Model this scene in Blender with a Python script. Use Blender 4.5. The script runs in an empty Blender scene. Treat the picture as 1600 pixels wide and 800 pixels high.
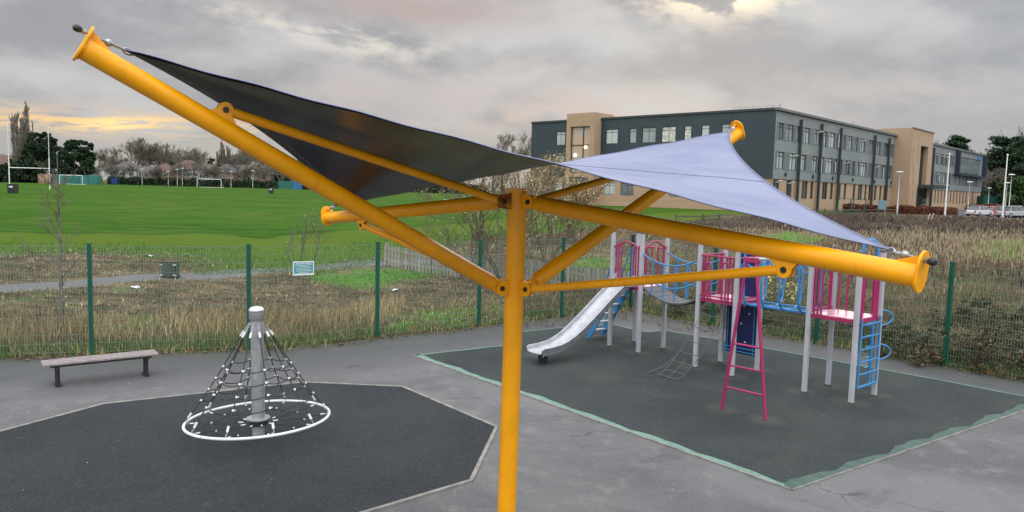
import bpy, math, random
import numpy as np
from mathutils import Vector, Matrix

scene = bpy.context.scene
COL = scene.collection
R = math.radians

# ---------------------------------------------------------------- camera
CAMH = 3.8
FPX = 1160.0
PITCH = math.atan(0.0888)
ROLL = R(1.5)
r0 = Vector((1, 0, 0)); u0 = Vector((0, math.sin(PITCH), math.cos(PITCH))); fw = Vector((0, math.cos(PITCH), -math.sin(PITCH)))
cr = math.cos(ROLL) * r0 + math.sin(ROLL) * u0
cu = -math.sin(ROLL) * r0 + math.cos(ROLL) * u0
cam_data = bpy.data.cameras.new('camera')
cam = bpy.data.objects.new('camera', cam_data)
COL.objects.link(cam)
M3 = Matrix((cr, cu, -fw)).transposed()
cam.matrix_world = Matrix.Translation((0, 0, CAMH)) @ M3.to_4x4()
cam_data.sensor_width = 36.0
cam_data.lens = 36.0 * FPX / 1600.0
cam_data.clip_end = 6000
cam_data.clip_start = 0.1
scene.camera = cam

# ---------------------------------------------------------------- sun, sky, exposure
SUN_EL, SUN_AZ = 14.0, 15.0          # behind the cloud, in front of the viewer and a little to the right
sd = bpy.data.lights.new('sun', 'SUN')
sd.energy = 0.55; sd.angle = R(28); sd.color = (1.0, 0.93, 0.84)
sun = bpy.data.objects.new('sun', sd)
COL.objects.link(sun)
sdir = Vector((math.sin(R(SUN_AZ)) * math.cos(R(SUN_EL)), math.cos(R(SUN_AZ)) * math.cos(R(SUN_EL)), math.sin(R(SUN_EL))))
sun.rotation_euler = sdir.to_track_quat('Z', 'Y').to_euler()
sun.location = (0, 0, 50)

scene.view_settings.view_transform = 'Standard'
scene.view_settings.look = 'None'
scene.view_settings.gamma = 1
scene.view_settings.exposure = 0.0

world = bpy.data.worlds.new('World'); scene.world = world
world.use_nodes = True


class NT:
    """small node tree helper"""
    def __init__(s, tree):
        s.t = tree; s.n = tree.nodes; s.l = tree.links

    def node(s, typ, **kw):
        n = s.n.new(typ)
        for k, v in kw.items(): setattr(n, k, v)
        return n

    def put(s, sock, v):
        if isinstance(v, (int, float)): sock.default_value = v
        elif isinstance(v, (tuple, list)):
            sock.default_value = tuple(v) + ((1,) if len(v) == 3 and len(sock.default_value) == 4 else ())
        else: s.l.new(v, sock)

    def math(s, op, a, b=None, c=None, clamp=False):
        n = s.node('ShaderNodeMath', operation=op); n.use_clamp = clamp
        s.put(n.inputs[0], a)
        if b is not None: s.put(n.inputs[1], b)
        if c is not None: s.put(n.inputs[2], c)
        return n.outputs[0]

    def mix(s, f, a, b, mode='MIX'):
        n = s.node('ShaderNodeMix', data_type='RGBA', blend_type=mode)
        s.put(n.inputs[0], f); s.put(n.inputs[6], a); s.put(n.inputs[7], b)
        return n.outputs[2]

    def ramp(s, f, stops, interp='LINEAR'):
        n = s.node('ShaderNodeValToRGB'); cr_ = n.color_ramp; cr_.interpolation = interp
        while len(cr_.elements) < len(stops): cr_.elements.new(0.5)
        for e, (p, c) in zip(cr_.elements, stops):
            e.position = p
            e.color = (c, c, c, 1) if isinstance(c, (int, float)) else tuple(c) + (1,)
        s.put(n.inputs[0], f); return n.outputs[0]

    def noise(s, vec, scale, detail=4, rough=0.55, dist=0.0):
        n = s.node('ShaderNodeTexNoise')
        if vec is not None: s.l.new(vec, n.inputs['Vector'])
        n.inputs['Scale'].default_value = scale; n.inputs['Detail'].default_value = detail
        n.inputs['Roughness'].default_value = rough; n.inputs['Distortion'].default_value = dist
        return n.outputs['Fac']

    def smooth(s, x, a, b):
        n = s.node('ShaderNodeMapRange', interpolation_type='SMOOTHSTEP')
        s.put(n.inputs[0], x); n.inputs[1].default_value = a; n.inputs[2].default_value = b
        n.inputs[3].default_value = 0; n.inputs[4].default_value = 1
        return n.outputs[0]

    def comb(s, x, y, z):
        n = s.node('ShaderNodeCombineXYZ'); s.put(n.inputs[0], x); s.put(n.inputs[1], y); s.put(n.inputs[2], z)
        return n.outputs[0]


def build_world():
    t = NT(world.node_tree); t.n.clear()
    out = t.node('ShaderNodeOutputWorld'); bg = t.node('ShaderNodeBackground')
    t.l.new(bg.outputs[0], out.inputs[0])
    tc = t.node('ShaderNodeTexCoord'); gen = tc.outputs['Generated']
    sx = t.node('ShaderNodeSeparateXYZ'); t.l.new(gen, sx.inputs[0])
    x, y, z = sx.outputs
    sky = t.node('ShaderNodeTexSky'); sky.sky_type = 'NISHITA'; sky.sun_disc = False
    sky.sun_elevation = R(SUN_EL); sky.sun_rotation = R(SUN_AZ)
    zc = t.math('MAXIMUM', z, 0.0)
    el = t.math('MULTIPLY', t.math('ARCSINE', zc), 57.29578)            # degrees
    az = t.math('MULTIPLY', t.math('ARCTAN2', x, y), 57.29578)
    # cloud deck seen in perspective
    inv = t.math('DIVIDE', 1.0, t.math('ADD', zc, 0.09))
    p = t.comb(t.math('MULTIPLY', x, inv), t.math('MULTIPLY', y, inv), 0.0)
    n1 = t.noise(p, 0.75, 7, 0.55, 0.5)
    # streaks at low elevation
    q = t.comb(t.math('MULTIPLY', az, 0.085), t.math('MULTIPLY', el, 0.19), 1.7)
    n2 = t.noise(q, 1.0, 6, 0.52, 0.15)
    q3 = t.comb(t.math('MULTIPLY', az, 0.21), t.math('ADD', t.math('MULTIPLY', el, 0.50), t.math('MULTIPLY', az, 0.03)), 5.0)
    n3 = t.noise(q3, 1.0, 6, 0.6, 0.2)
    n4 = t.noise(t.comb(t.math('MULTIPLY', az, 0.22), t.math('SUBTRACT', t.math('MULTIPLY', el, 1.5), t.math('MULTIPLY', az, 0.035)), 9.0), 1.0, 7, 0.62, 0.9)
    m = t.math('ADD', t.math('MULTIPLY', n1, 0.2), t.math('MULTIPLY', n2, 0.8))
    f = t.smooth(m, 0.40, 0.62)
    dark = (0.365, 0.372, 0.392); light = (0.60, 0.60, 0.605)
    base = t.mix(f, dark, light)
    # cooler air to the right, mauve cloud to the left
    base = t.mix(t.math('MULTIPLY', t.smooth(az, -5, 35), 0.55), base, t.mix(f, (0.385, 0.41, 0.45), (0.52, 0.55, 0.59)))
    # a pale fringe where the deck is torn
    def gauss(v, c, s):
        d = t.math('DIVIDE', t.math('SUBTRACT', v, c), s)
        return t.math('EXPONENT', t.math('MULTIPLY', t.math('MULTIPLY', d, d), -1.0))
    def blob(a, sa, e, se, tilt=0.0):
        e2 = t.math('ADD', el, t.math('MULTIPLY', t.math('SUBTRACT', az, a), -tilt)) if tilt else el
        return t.math('MULTIPLY', gauss(az, a, sa), gauss(e2, e, se))
    def add(col, b, c, lo=0.35, hi=0.65, nn=None):
        k = t.math('MULTIPLY', b, t.smooth(nn if nn is not None else n3, lo, hi), clamp=True)
        return t.mix(k, col, c)
    # bluish grey pale air under the deck
    base = t.mix(t.math('MULTIPLY', t.math('SUBTRACT', 1.0, t.smooth(el, 1.5, 4.2)), 0.75), base, (0.46, 0.465, 0.455))
    base = add(base, blob(-10, 12, 10.3, 1.6, -0.10), (0.72, 0.675, 0.63), 0.40, 0.70)
    base = add(base, blob(-16, 7, 11.2, 0.9, -0.12), (0.86, 0.79, 0.69), 0.46, 0.68)
    base = add(base, blob(-8, 9, 13.0, 1.3, 0.0), (0.52, 0.42, 0.41), 0.35, 0.55, n2)
    base = add(base, blob(3, 11, 6.0, 2.2, 0.0), (0.62, 0.535, 0.505), 0.30, 0.60)
    base = add(base, blob(-14, 12, 7.0, 1.8, -0.05), (0.57, 0.52, 0.51), 0.30, 0.60, n2)
    base = add(base, blob(30, 14, 7.5, 2.0, 0.0), (0.50, 0.49, 0.50), 0.35, 0.60)
    base = add(base, blob(13.0, 6.5, 13.4, 1.6, -0.05), (0.85, 0.76, 0.65), 0.40, 0.62)
    base = add(base, blob(15.0, 3.4, 14.0, 0.8, -0.05), (1.5, 1.25, 0.85), 0.48, 0.56)
    # the sunset gap low on the left
    base = add(base, blob(-31, 17, 3.7, 1.2, 0.0), (0.66, 0.565, 0.47), 0.30, 0.60, n4)
    base = add(base, blob(-30, 15, 3.8, 0.55, 0.02), (0.98, 0.66, 0.32), 0.42, 0.58, n4)
    base = add(base, blob(-28, 2.6, 3.75, 0.42, 0.10), (1.35, 0.95, 0.38), 0.36, 0.56, n4)
    base = add(base, blob(-22, 16, 1.2, 0.9, 0.0), (0.62, 0.57, 0.47), 0.30, 0.60, n2)
    # overcast luminance rises towards the zenith
    g = t.math('ADD', 1.0, t.math('MULTIPLY', t.math('SMOOTH_MIN', t.math('MAXIMUM', t.math('SUBTRACT', zc, 0.27), 0.0), 0.7, 0.1), 4.4))
    # the sky behind the viewer is brighter than the bank in view
    g = t.math('MULTIPLY', g, t.math('ADD', 1.0, t.math('MULTIPLY', t.smooth(t.math('MULTIPLY', y, -1.0), -0.35, 0.7), 1.6)))
    cl = t.node('ShaderNodeVectorMath', operation='SCALE')
    t.l.new(base, cl.inputs[0]); t.put(cl.inputs['Scale'], t.math('MULTIPLY', g, 10.0))
    col = t.mix(0.97, sky.outputs[0], cl.outputs[0])
    t.l.new(col, bg.inputs['Color'])
    bg.inputs['Strength'].default_value = 0.1


build_world()


# ---------------------------------------------------------------- terrain height and sight lines
FENCE_L = [(-15.2, 14.3), (-12.1, 15.0), (-9.07, 15.85), (-5.97, 16.75), (-3.35, 18.45), (-0.88, 20.4), (1.55, 22.35), (3.95, 24.25)]
FENCE_R = [(3.95, 24.25), (5.95, 21.6), (8.0, 19.15), (10.1, 16.95), (12.15, 14.7), (14.2, 12.4), (16.2, 10.1)]


def _out(a, b, x, y):
    dx, dy = b[0] - a[0], b[1] - a[1]; L = math.hypot(dx, dy)
    return (-dy * (x - a[0]) + dx * (y - a[1])) / L


def d_out(x, y):
    """metres outside the playground fence (numpy ready)"""
    x = np.asarray(x, float); y = np.asarray(y, float)
    l1 = _out((-9.07, 15.85), (-5.97, 16.75), x, y)
    l2 = _out((-3.35, 18.45), (3.95, 24.25), x, y)
    rr = _out((5.95, 21.6), (12.15, 14.7), x, y)
    return np.maximum(np.minimum(l1, l2), rr)


def H(x, y):
    x = np.asarray(x, float); y = np.asarray(y, float)
    d = np.maximum(d_out(x, y) - 0.2, 0)
    h = 2.25 * (1 - np.exp(-d / 34.0))
    h = h - 0.75 * np.exp(-(((x - 88) / 30) ** 2 + ((y - 118) / 28) ** 2))
    h = h + np.where(d > 0, 0.10 * np.sin(x * 0.9 + 1.3 * np.sin(y * 0.5)) * np.sin(y * 0.7 + x * 0.2) * np.exp(-((d - 14) / 16) ** 2), 0)
    return np.maximum(h, 0) - 0.0


def ray(px, py):
    d = fw + cr * ((px - 800) / FPX) + cu * ((400 - py) / FPX)
    return d


def P(px, py, z=0.0):
    d = ray(px, py); t = (z - CAMH) / d.z
    return Vector((d.x * t, d.y * t, z))


def PY(px, py, Y):
    d = ray(px, py); t = Y / d.y
    return Vector((d.x * t, Y, CAMH + d.z * t))


def G(px, py):
    """point of the terrain that shows at a pixel"""
    d = ray(px, py); t = 5.0
    while t < 900:
        if CAMH + d.z * t <= float(H(d.x * t, d.y * t)): break
        t *= 1.006
    return Vector((d.x * t, d.y * t, float(H(d.x * t, d.y * t))))


def bearing(px, up=0):
    d = ray(px, 297 + 0.0262 * (px - 800) - up)
    return d.x / d.y


def at_depth(px, Y, dz=0.0):
    """ground point at depth Y on the bearing of column px"""
    x = bearing(px) * Y
    return Vector((x, Y, float(H(x, Y)) + dz))


# ---------------------------------------------------------------- mesh and object helpers
class MB:
    def __init__(s): s.v = []; s.f = []; s.m = []; s.mi = 0

    def add(s, vs, fs):
        o = len(s.v); s.v.extend([tuple(v) for v in vs])
        for f in fs: s.f.append(tuple(i + o for i in f)); s.m.append(s.mi)
        return s

    def box(s, c, size, rz=0.0, M=None):
        hx, hy, hz = size[0] / 2, size[1] / 2, size[2] / 2
        vs = [Vector((x, y, z)) for x in (-hx, hx) for y in (-hy, hy) for z in (-hz, hz)]
        if M is None: M = Matrix.Rotation(rz, 3, 'Z')
        c = Vector(c)
        return s.add([M @ v + c for v in vs], [(0, 1, 3, 2), (4, 6, 7, 5), (0, 4, 5, 1), (2, 3, 7, 6), (0, 2, 6, 4), (1, 5, 7, 3)])

    def beam(s, a, b, w, h, up=(0, 0, 1)):
        a = Vector(a); b = Vector(b); d = (b - a); L = d.length; d.normalize()
        u = Vector(up); sdv = d.cross(u)
        if sdv.length < 1e-4: sdv = d.cross(Vector((1, 0, 0)))
        sdv.normalize(); u = sdv.cross(d)
        return s.box((a + b) / 2, (L, w, h), M=Matrix((d, sdv, u)).transposed())

    def tube(s, pts, r, n=8, closed=False, caps=True):
        pts = [Vector(p) for p in pts]; N = len(pts)
        rs = r if isinstance(r, (list, tuple)) else [r] * N
        ref = None; vs = []
        for i, p in enumerate(pts):
            if closed: d = pts[(i + 1) % N] - pts[i - 1]
            else: d = pts[min(i + 1, N - 1)] - pts[max(i - 1, 0)]
            if d.length < 1e-9: d = Vector((0, 0, 1))
            d.normalize()
            if ref is None: ref = d.cross(Vector((0, 0, 1))) if abs(d.z) < .95 else d.cross(Vector((1, 0, 0)))
            ref = ref - d * ref.dot(d)
            if ref.length < 1e-6: ref = d.orthogonal()
            ref.normalize(); b = d.cross(ref)
            for k in range(n):
                a = 2 * math.pi * k / n
                vs.append(p + (ref * math.cos(a) + b * math.sin(a)) * rs[i])
        fs = []
        for i in range(N if closed else N - 1):
            j = (i + 1) % N
            for k in range(n):
                k2 = (k + 1) % n
                fs.append((i * n + k, i * n + k2, j * n + k2, j * n + k))
        if caps and not closed:
            fs.append(tuple(range(n))[::-1]); fs.append(tuple((N - 1) * n + k for k in range(n)))
        return s.add(vs, fs)

    def lathe(s, c, prof, n=24, axis=None):
        """prof: list of (radius, height) along axis from c"""
        c = Vector(c); ax = Vector(axis or (0, 0, 1)).normalized()
        a = ax.orthogonal().normalized(); b = ax.cross(a); vs = []
        for (r, h) in prof:
            for k in range(n):
                t = 2 * math.pi * k / n
                vs.append(c + ax * h + (a * math.cos(t) + b * math.sin(t)) * r)
        fs = []
        for i in range(len(prof) - 1):
            for k in range(n):
                k2 = (k + 1) % n
                fs.append((i * n + k, i * n + k2, (i + 1) * n + k2, (i + 1) * n + k))
        fs.append(tuple(range(n))[::-1]); fs.append(tuple((len(prof) - 1) * n + k for k in range(n)))
        return s.add(vs, fs)

    def prism(s, poly, ex):
        """poly: 3D points of a planar outline, ex: extrusion vector"""
        n = len(poly); poly = [Vector(p) for p in poly]; ex = Vector(ex)
        return s.add(poly + [p + ex for p in poly],
                     [tuple(range(n))[::-1], tuple(range(n, 2 * n))] + [(i, (i + 1) % n, n + (i + 1) % n, n + i) for i in range(n)])

    def sphere(s, c, r, n=10, m=6, sc=(1, 1, 1)):
        vs = []; c = Vector(c)
        for i in range(m + 1):
            th = math.pi * i / m
            for k in range(n):
                ph = 2 * math.pi * k / n
                vs.append(c + Vector((r * sc[0] * math.sin(th) * math.cos(ph), r * sc[1] * math.sin(th) * math.sin(ph), r * sc[2] * math.cos(th))))
        fs = [(i * n + k, (i + 1) * n + k, (i + 1) * n + (k + 1) % n, i * n + (k + 1) % n) for i in range(m) for k in range(n)]
        return s.add(vs, fs)

    def mesh(s, name, mat, origin=(0, 0, 0), smooth=False, bevel=0):
        me = bpy.data.meshes.new(name)
        o = Vector(origin)
        me.from_pydata([(v[0] - o.x, v[1] - o.y, v[2] - o.z) for v in s.v], [], s.f)
        for mm in (mat if isinstance(mat, (list, tuple)) else [mat]): me.materials.append(mm)
        if any(s.m): me.polygons.foreach_set('material_index', s.m)
        if smooth:
            me.polygons.foreach_set('use_smooth', [True] * len(me.polygons))
            try: me.set_sharp_from_angle(angle=R(40))
            except Exception: pass
        me.update(); return me

    def build(s, name, mat, parent=None, smooth=False, origin=None, bevel=0):
        """mesh written in world coordinates; the origin of its thing is taken off"""
        if origin is None: origin = world_loc(parent) if parent is not None else (0, 0, 0)
        ob = bpy.data.objects.new(name, s.mesh(name, mat, origin, smooth)); COL.objects.link(ob)
        if parent is not None: ob.parent = parent
        if bevel:
            bv = ob.modifiers.new('bevel', 'BEVEL'); bv.width = bevel; bv.segments = 2; bv.limit_method = 'ANGLE'
        return ob


def world_loc(o):
    l = Vector((0, 0, 0))
    while o is not None: l = l + o.location; o = o.parent
    return l


def tag(o, label=None, cat=None, group=None, kind=None):
    if label: o['label'] = label
    if cat: o['category'] = cat
    if group: o['group'] = group
    if kind: o['kind'] = kind
    return o


def thing(name, loc, label, cat, group=None, rz=0.0):
    o = bpy.data.objects.new(name, None); COL.objects.link(o)
    o.empty_display_size = 0.2; o.location = loc; o.rotation_euler = (0, 0, rz)
    return tag(o, label, cat, group)


def link_mesh(name, me, parent, loc=(0, 0, 0), rot=(0, 0, 0), sc=None):
    o = bpy.data.objects.new(name, me); COL.objects.link(o)
    if parent is not None: o.parent = parent
    o.location = loc; o.rotation_euler = rot
    if sc: o.scale = sc
    return o


def copy_tree(o, parent=None):
    kids = [c for c in o.children]
    c = o.copy(); COL.objects.link(c); c.parent = parent
    for ch in kids: copy_tree(ch, c)
    return c


def np_mesh(name, V, F, mats, colors=None, parent=None, smooth=False, extra=None):
    """V (n,3), F (m,k) arrays"""
    me = bpy.data.meshes.new(name); V = np.ascontiguousarray(V, dtype=np.float32); F = np.ascontiguousarray(F, dtype=np.int32)
    m, k = F.shape
    me.vertices.add(len(V)); me.vertices.foreach_set('co', V.ravel())
    me.loops.add(m * k); me.loops.foreach_set('vertex_index', F.ravel())
    me.polygons.add(m); me.polygons.foreach_set('loop_start', np.arange(0, m * k, k, dtype=np.int32))
    if smooth: me.polygons.foreach_set('use_smooth', np.ones(m, dtype=bool))
    me.update(calc_edges=True)
    if colors is not None:
        a = me.color_attributes.new('Col', 'FLOAT_COLOR', 'POINT')
        c4 = np.ones((len(V), 4), np.float32); c4[:, :3] = colors
        a.data.foreach_set('color', c4.ravel())
    for nme, arr in (extra or {}).items():
        a = me.attributes.new(nme, 'FLOAT', 'POINT'); a.data.foreach_set('value', np.ascontiguousarray(arr, dtype=np.float32))
    for mm in (mats if isinstance(mats, (list, tuple)) else [mats]): me.materials.append(mm)
    o = bpy.data.objects.new(name, me); COL.objects.link(o)
    if parent is not None: o.parent = parent
    return o


# ---------------------------------------------------------------- materials
DARKWOOD = None


def srgb(r, g, b):
    def f(c):
        c /= 255.0
        return c / 12.92 if c <= 0.04045 else ((c + 0.055) / 1.055) ** 2.4
    return (f(r), f(g), f(b))


def new_mat(name):
    m = bpy.data.materials.new(name); m.use_nodes = True
    t = NT(m.node_tree); b = t.n['Principled BSDF']
    return m, t, b


def mat(name, c1, rough=0.6, c2=None, scale=6.0, bump=0.0, bscale=40.0, metal=0.0, spec=0.5, coat=0.0, rnd=0.0, det=4, lo=.35, hi=.65):
    m, t, b = new_mat(name)
    tc = t.node('ShaderNodeTexCoord').outputs['Object']
    col = c1
    if c2 is not None:
        col = t.mix(t.smooth(t.noise(tc, scale, det, 0.6), lo, hi), c1, c2)
    if rnd:
        oi = t.node('ShaderNodeObjectInfo')
        k = t.math('ADD', 1.0 - rnd, t.math('MULTIPLY', oi.outputs['Random'], 2 * rnd))
        sc = t.node('ShaderNodeVectorMath', operation='SCALE'); t.put(sc.inputs[0], col); t.l.new(k, sc.inputs['Scale'])
        col = sc.outputs[0]
    t.put(b.inputs['Base Color'], col)
    b.inputs['Roughness'].default_value = rough; b.inputs['Metallic'].default_value = metal
    b.inputs['Specular IOR Level'].default_value = spec
    b.inputs['Coat Weight'].default_value = coat
    if bump:
        bp = t.node('ShaderNodeBump'); bp.inputs['Strength'].default_value = bump; bp.inputs['Distance'].default_value = 0.01
        t.l.new(t.noise(tc, bscale, 4, 0.6), bp.inputs['Height']); t.l.new(bp.outputs[0], b.inputs['Normal'])
    return m


def vcol_mat(name, rough=0.8, transl=0.0):
    m, t, b = new_mat(name)
    a = t.node('ShaderNodeVertexColor'); a.layer_name = 'Col'
    t.l.new(a.outputs[0], b.inputs['Base Color']); b.inputs['Roughness'].default_value = rough
    b.inputs['Specular IOR Level'].default_value = 0.2
    return m


def painted(name, c, wear=None, rough=0.35, amount=0.62):
    """paint with faint unevenness, dirt and small chips"""
    m, t, b = new_mat(name)
    tc = t.node('ShaderNodeTexCoord').outputs['Object']
    n = t.noise(tc, 3.0, 5, 0.6)
    dim = tuple(k * 0.86 for k in c)
    col = t.mix(t.smooth(n, .35, .7), c, dim)
    if wear is not None:
        w = t.smooth(t.noise(tc, 22.0, 6, 0.7), amount, amount + 0.05)
        col = t.mix(w, col, wear)
    t.put(b.inputs['Base Color'], col)
    b.inputs['Specular IOR Level'].default_value = 0.36
    mp = t.node('ShaderNodeMapping'); t.l.new(tc, mp.inputs[0]); mp.inputs['Scale'].default_value = (14, 14, .9)
    st = t.smooth(t.noise(mp.outputs[0], 1.6, 5, .65), .54, .72)
    col = t.mix(t.math('MULTIPLY', st, .35), col, tuple(k * .62 + .02 for k in c)); t.put(b.inputs['Base Color'], col)
    rr = t.math('ADD', rough - .08, t.math('MULTIPLY', t.noise(tc, 9.0, 3), 0.16)); t.l.new(rr, b.inputs['Roughness'])
    bp = t.node('ShaderNodeBump'); bp.inputs['Strength'].default_value = 0.08; bp.inputs['Distance'].default_value = 0.004
    t.l.new(t.noise(tc, 120.0, 2), bp.inputs['Height']); t.l.new(bp.outputs[0], b.inputs['Normal'])
    return m


YEL = painted('yellow paint', (0.88, 0.365, 0.0012), wear=(0.40, 0.20, 0.02), rough=0.33, amount=0.73)
RUSTY = mat('rusty yellow paint', (0.60, 0.24, 0.01), 0.55, (0.16, 0.04, 0.012), 14, bump=0.3)
BLACKP = mat('black plastic', (0.012, 0.012, 0.014), 0.45)
STEEL = mat('galvanised steel', (0.42, 0.43, 0.44), 0.38, (0.30, 0.31, 0.32), 25, metal=0.7)
GREYPOLE = mat('brushed grey aluminium', (0.36, 0.37, 0.37), 0.45, (0.27, 0.28, 0.28), 8, metal=0.2)
WHITEP = painted('white paint', (0.72, 0.72, 0.71), wear=(0.35, 0.34, 0.32), rough=0.35, amount=0.68)
CONNW = mat('white plastic', (0.62, 0.62, 0.61), 0.4)
ROPE = mat('black rope', (0.028, 0.028, 0.030), 0.75)
ROPEG = mat('grey rope', (0.10, 0.10, 0.097), 0.85)
LILAC = painted('lilac grey paint', (0.40, 0.40, 0.43), wear=(0.26, 0.24, 0.24), rough=0.4, amount=0.70)
PINK = painted('magenta paint', (0.33, 0.026, 0.105), wear=(0.62, 0.25, 0.36), rough=0.35, amount=0.68)
PINKDECK = mat('worn pink deck', (0.50, 0.19, 0.27), 0.30, (0.60, 0.36, 0.41), 5, spec=0.6)
BLUE = painted('light blue paint', (0.045, 0.215, 0.46), wear=(0.20, 0.33, 0.46), rough=0.38, amount=0.68)
NAVY = mat('navy panel', (0.006, 0.012, 0.085), 0.4, (0.010, 0.018, 0.105), 4)
SLIDE = mat('scuffed stainless slide', (0.45, 0.45, 0.48), 0.45, (0.36, 0.36, 0.39), 5, metal=0.25)
SLIDESHADE = mat('shaded slide side', (0.17, 0.175, 0.19), 0.5, (0.13, 0.135, 0.145), 6, metal=0.3)  # darker copy of the slide metal, shade painted on the near side
FGREEN = painted('green powder coat', (0.004, 0.072, 0.048), rough=0.45)
FWIRE = mat('green fence wire', (0.13, 0.22, 0.155), 0.5)
BENCHW = mat('pinkish grey recycled plank', (0.25, 0.212, 0.205), 0.6, (0.175, 0.148, 0.145), 9, bump=0.3, rnd=.06)
DARKM = mat('dark brown black metal', (0.022, 0.017, 0.02), 0.5)
TREAD = mat('grey ribbed plank', (0.12, 0.12, 0.125), 0.75, (0.085, 0.085, 0.09), 30)
WOODGREY = mat('weathered wood', (0.31, 0.29, 0.26), 0.85, (0.19, 0.18, 0.155), 5, bump=0.4, rnd=.22)
CONCRETE = mat('concrete', (0.32, 0.30, 0.27), 0.85, (0.24, 0.225, 0.20), 6, bump=0.3)
EDGING = mat('concrete edging', (0.25, 0.235, 0.21), 0.9, (0.16, 0.15, 0.135), 4, bump=0.3)
DARKWOOD = mat('dark weathered rails', (0.115, 0.105, 0.08), 0.9, (0.075, 0.068, 0.052), 4, rnd=.2)
BARK = mat('bark', (0.15, 0.13, 0.105), 0.9, (0.09, 0.078, 0.062), 8, bump=0.4)
TWIG = mat('grey brown twigs', (0.12, 0.096, 0.070), 0.9, (0.11, 0.085, 0.062), 3)
TWIGHAZE = mat('twigs with haze in the colour', (0.205, 0.178, 0.145), 0.9, (0.15, 0.13, 0.105), 3)  # distance haze put into the twig colour as a paler tone
LEAF = vcol_mat('leaf', 0.7)
GRASSB = vcol_mat('grass blades', 0.8)


# ---------------------------------------------------------------- the ground
def pip(poly, x, y):
    inside = np.zeros(x.shape, bool); n = len(poly); j = n - 1
    for i in range(n):
        xi, yi = poly[i][0], poly[i][1]; xj, yj = poly[j][0], poly[j][1]
        c = ((yi > y) != (yj > y)) & (x < (xj - xi) * (y - yi) / (yj - yi + 1e-12) + xi)
        inside ^= c; j = i
    return inside


def sdist(poly, x, y):
    d = np.full(x.shape, 1e9); n = len(poly)
    for i in range(n):
        a = poly[i]; b = poly[(i + 1) % n]
        dx, dy = b[0] - a[0], b[1] - a[1]; L2 = dx * dx + dy * dy + 1e-12
        t = np.clip(((x - a[0]) * dx + (y - a[1]) * dy) / L2, 0, 1)
        d = np.minimum(d, np.hypot(x - a[0] - t * dx, y - a[1] - t * dy))
    return np.where(pip(poly, x, y), d, -d)


def gp(lst): return [tuple(G(*p)[:2]) for p in lst]


LAWN = [(-60, 26)] + gp([(-150, 404), (0, 398), (100, 395), (230, 398), (300, 404), (340, 424), (480, 424), (600, 404), (640, 393), (700, 383), (800, 373), (880, 362),
                        (940, 349), (1000, 347), (1060, 349), (1140, 337), (1200, 334)]) + [(47, 92), (60, 115), (400, 700), (-700, 700), (-700, 60)]
PATH = gp([(-120, 452), (0, 446), (80, 441), (160, 435), (290, 428), (400, 420), (500, 413), (610, 406), (760, 398), (760, 404), (610, 416), (500, 422), (400, 430), (290, 438), (160, 446), (80, 452), (0, 458), (-120, 466)])
PATCH = [(gp([(480, 428), (600, 419), (690, 420), (690, 432), (600, 452), (540, 450), (490, 440)]), 0.8),
         (gp([(1490, 392), (1540, 376), (1640, 372), (1700, 385), (1640, 402), (1530, 406)]), 0.9),
         (gp([(1150, 372), (1230, 362), (1300, 372), (1240, 388), (1170, 388)]), 0.9),
         (gp([(860, 420), (930, 400), (1010, 405), (1000, 425), (900, 440)]), 0.9),
         (gp([(590, 500), (700, 480), (770, 486), (740, 500), (620, 512)]), 0.5)]
CARPARK = [(58, 112), (76, 92), (150, 120), (190, 190), (120, 190), (88, 150)]


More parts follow.
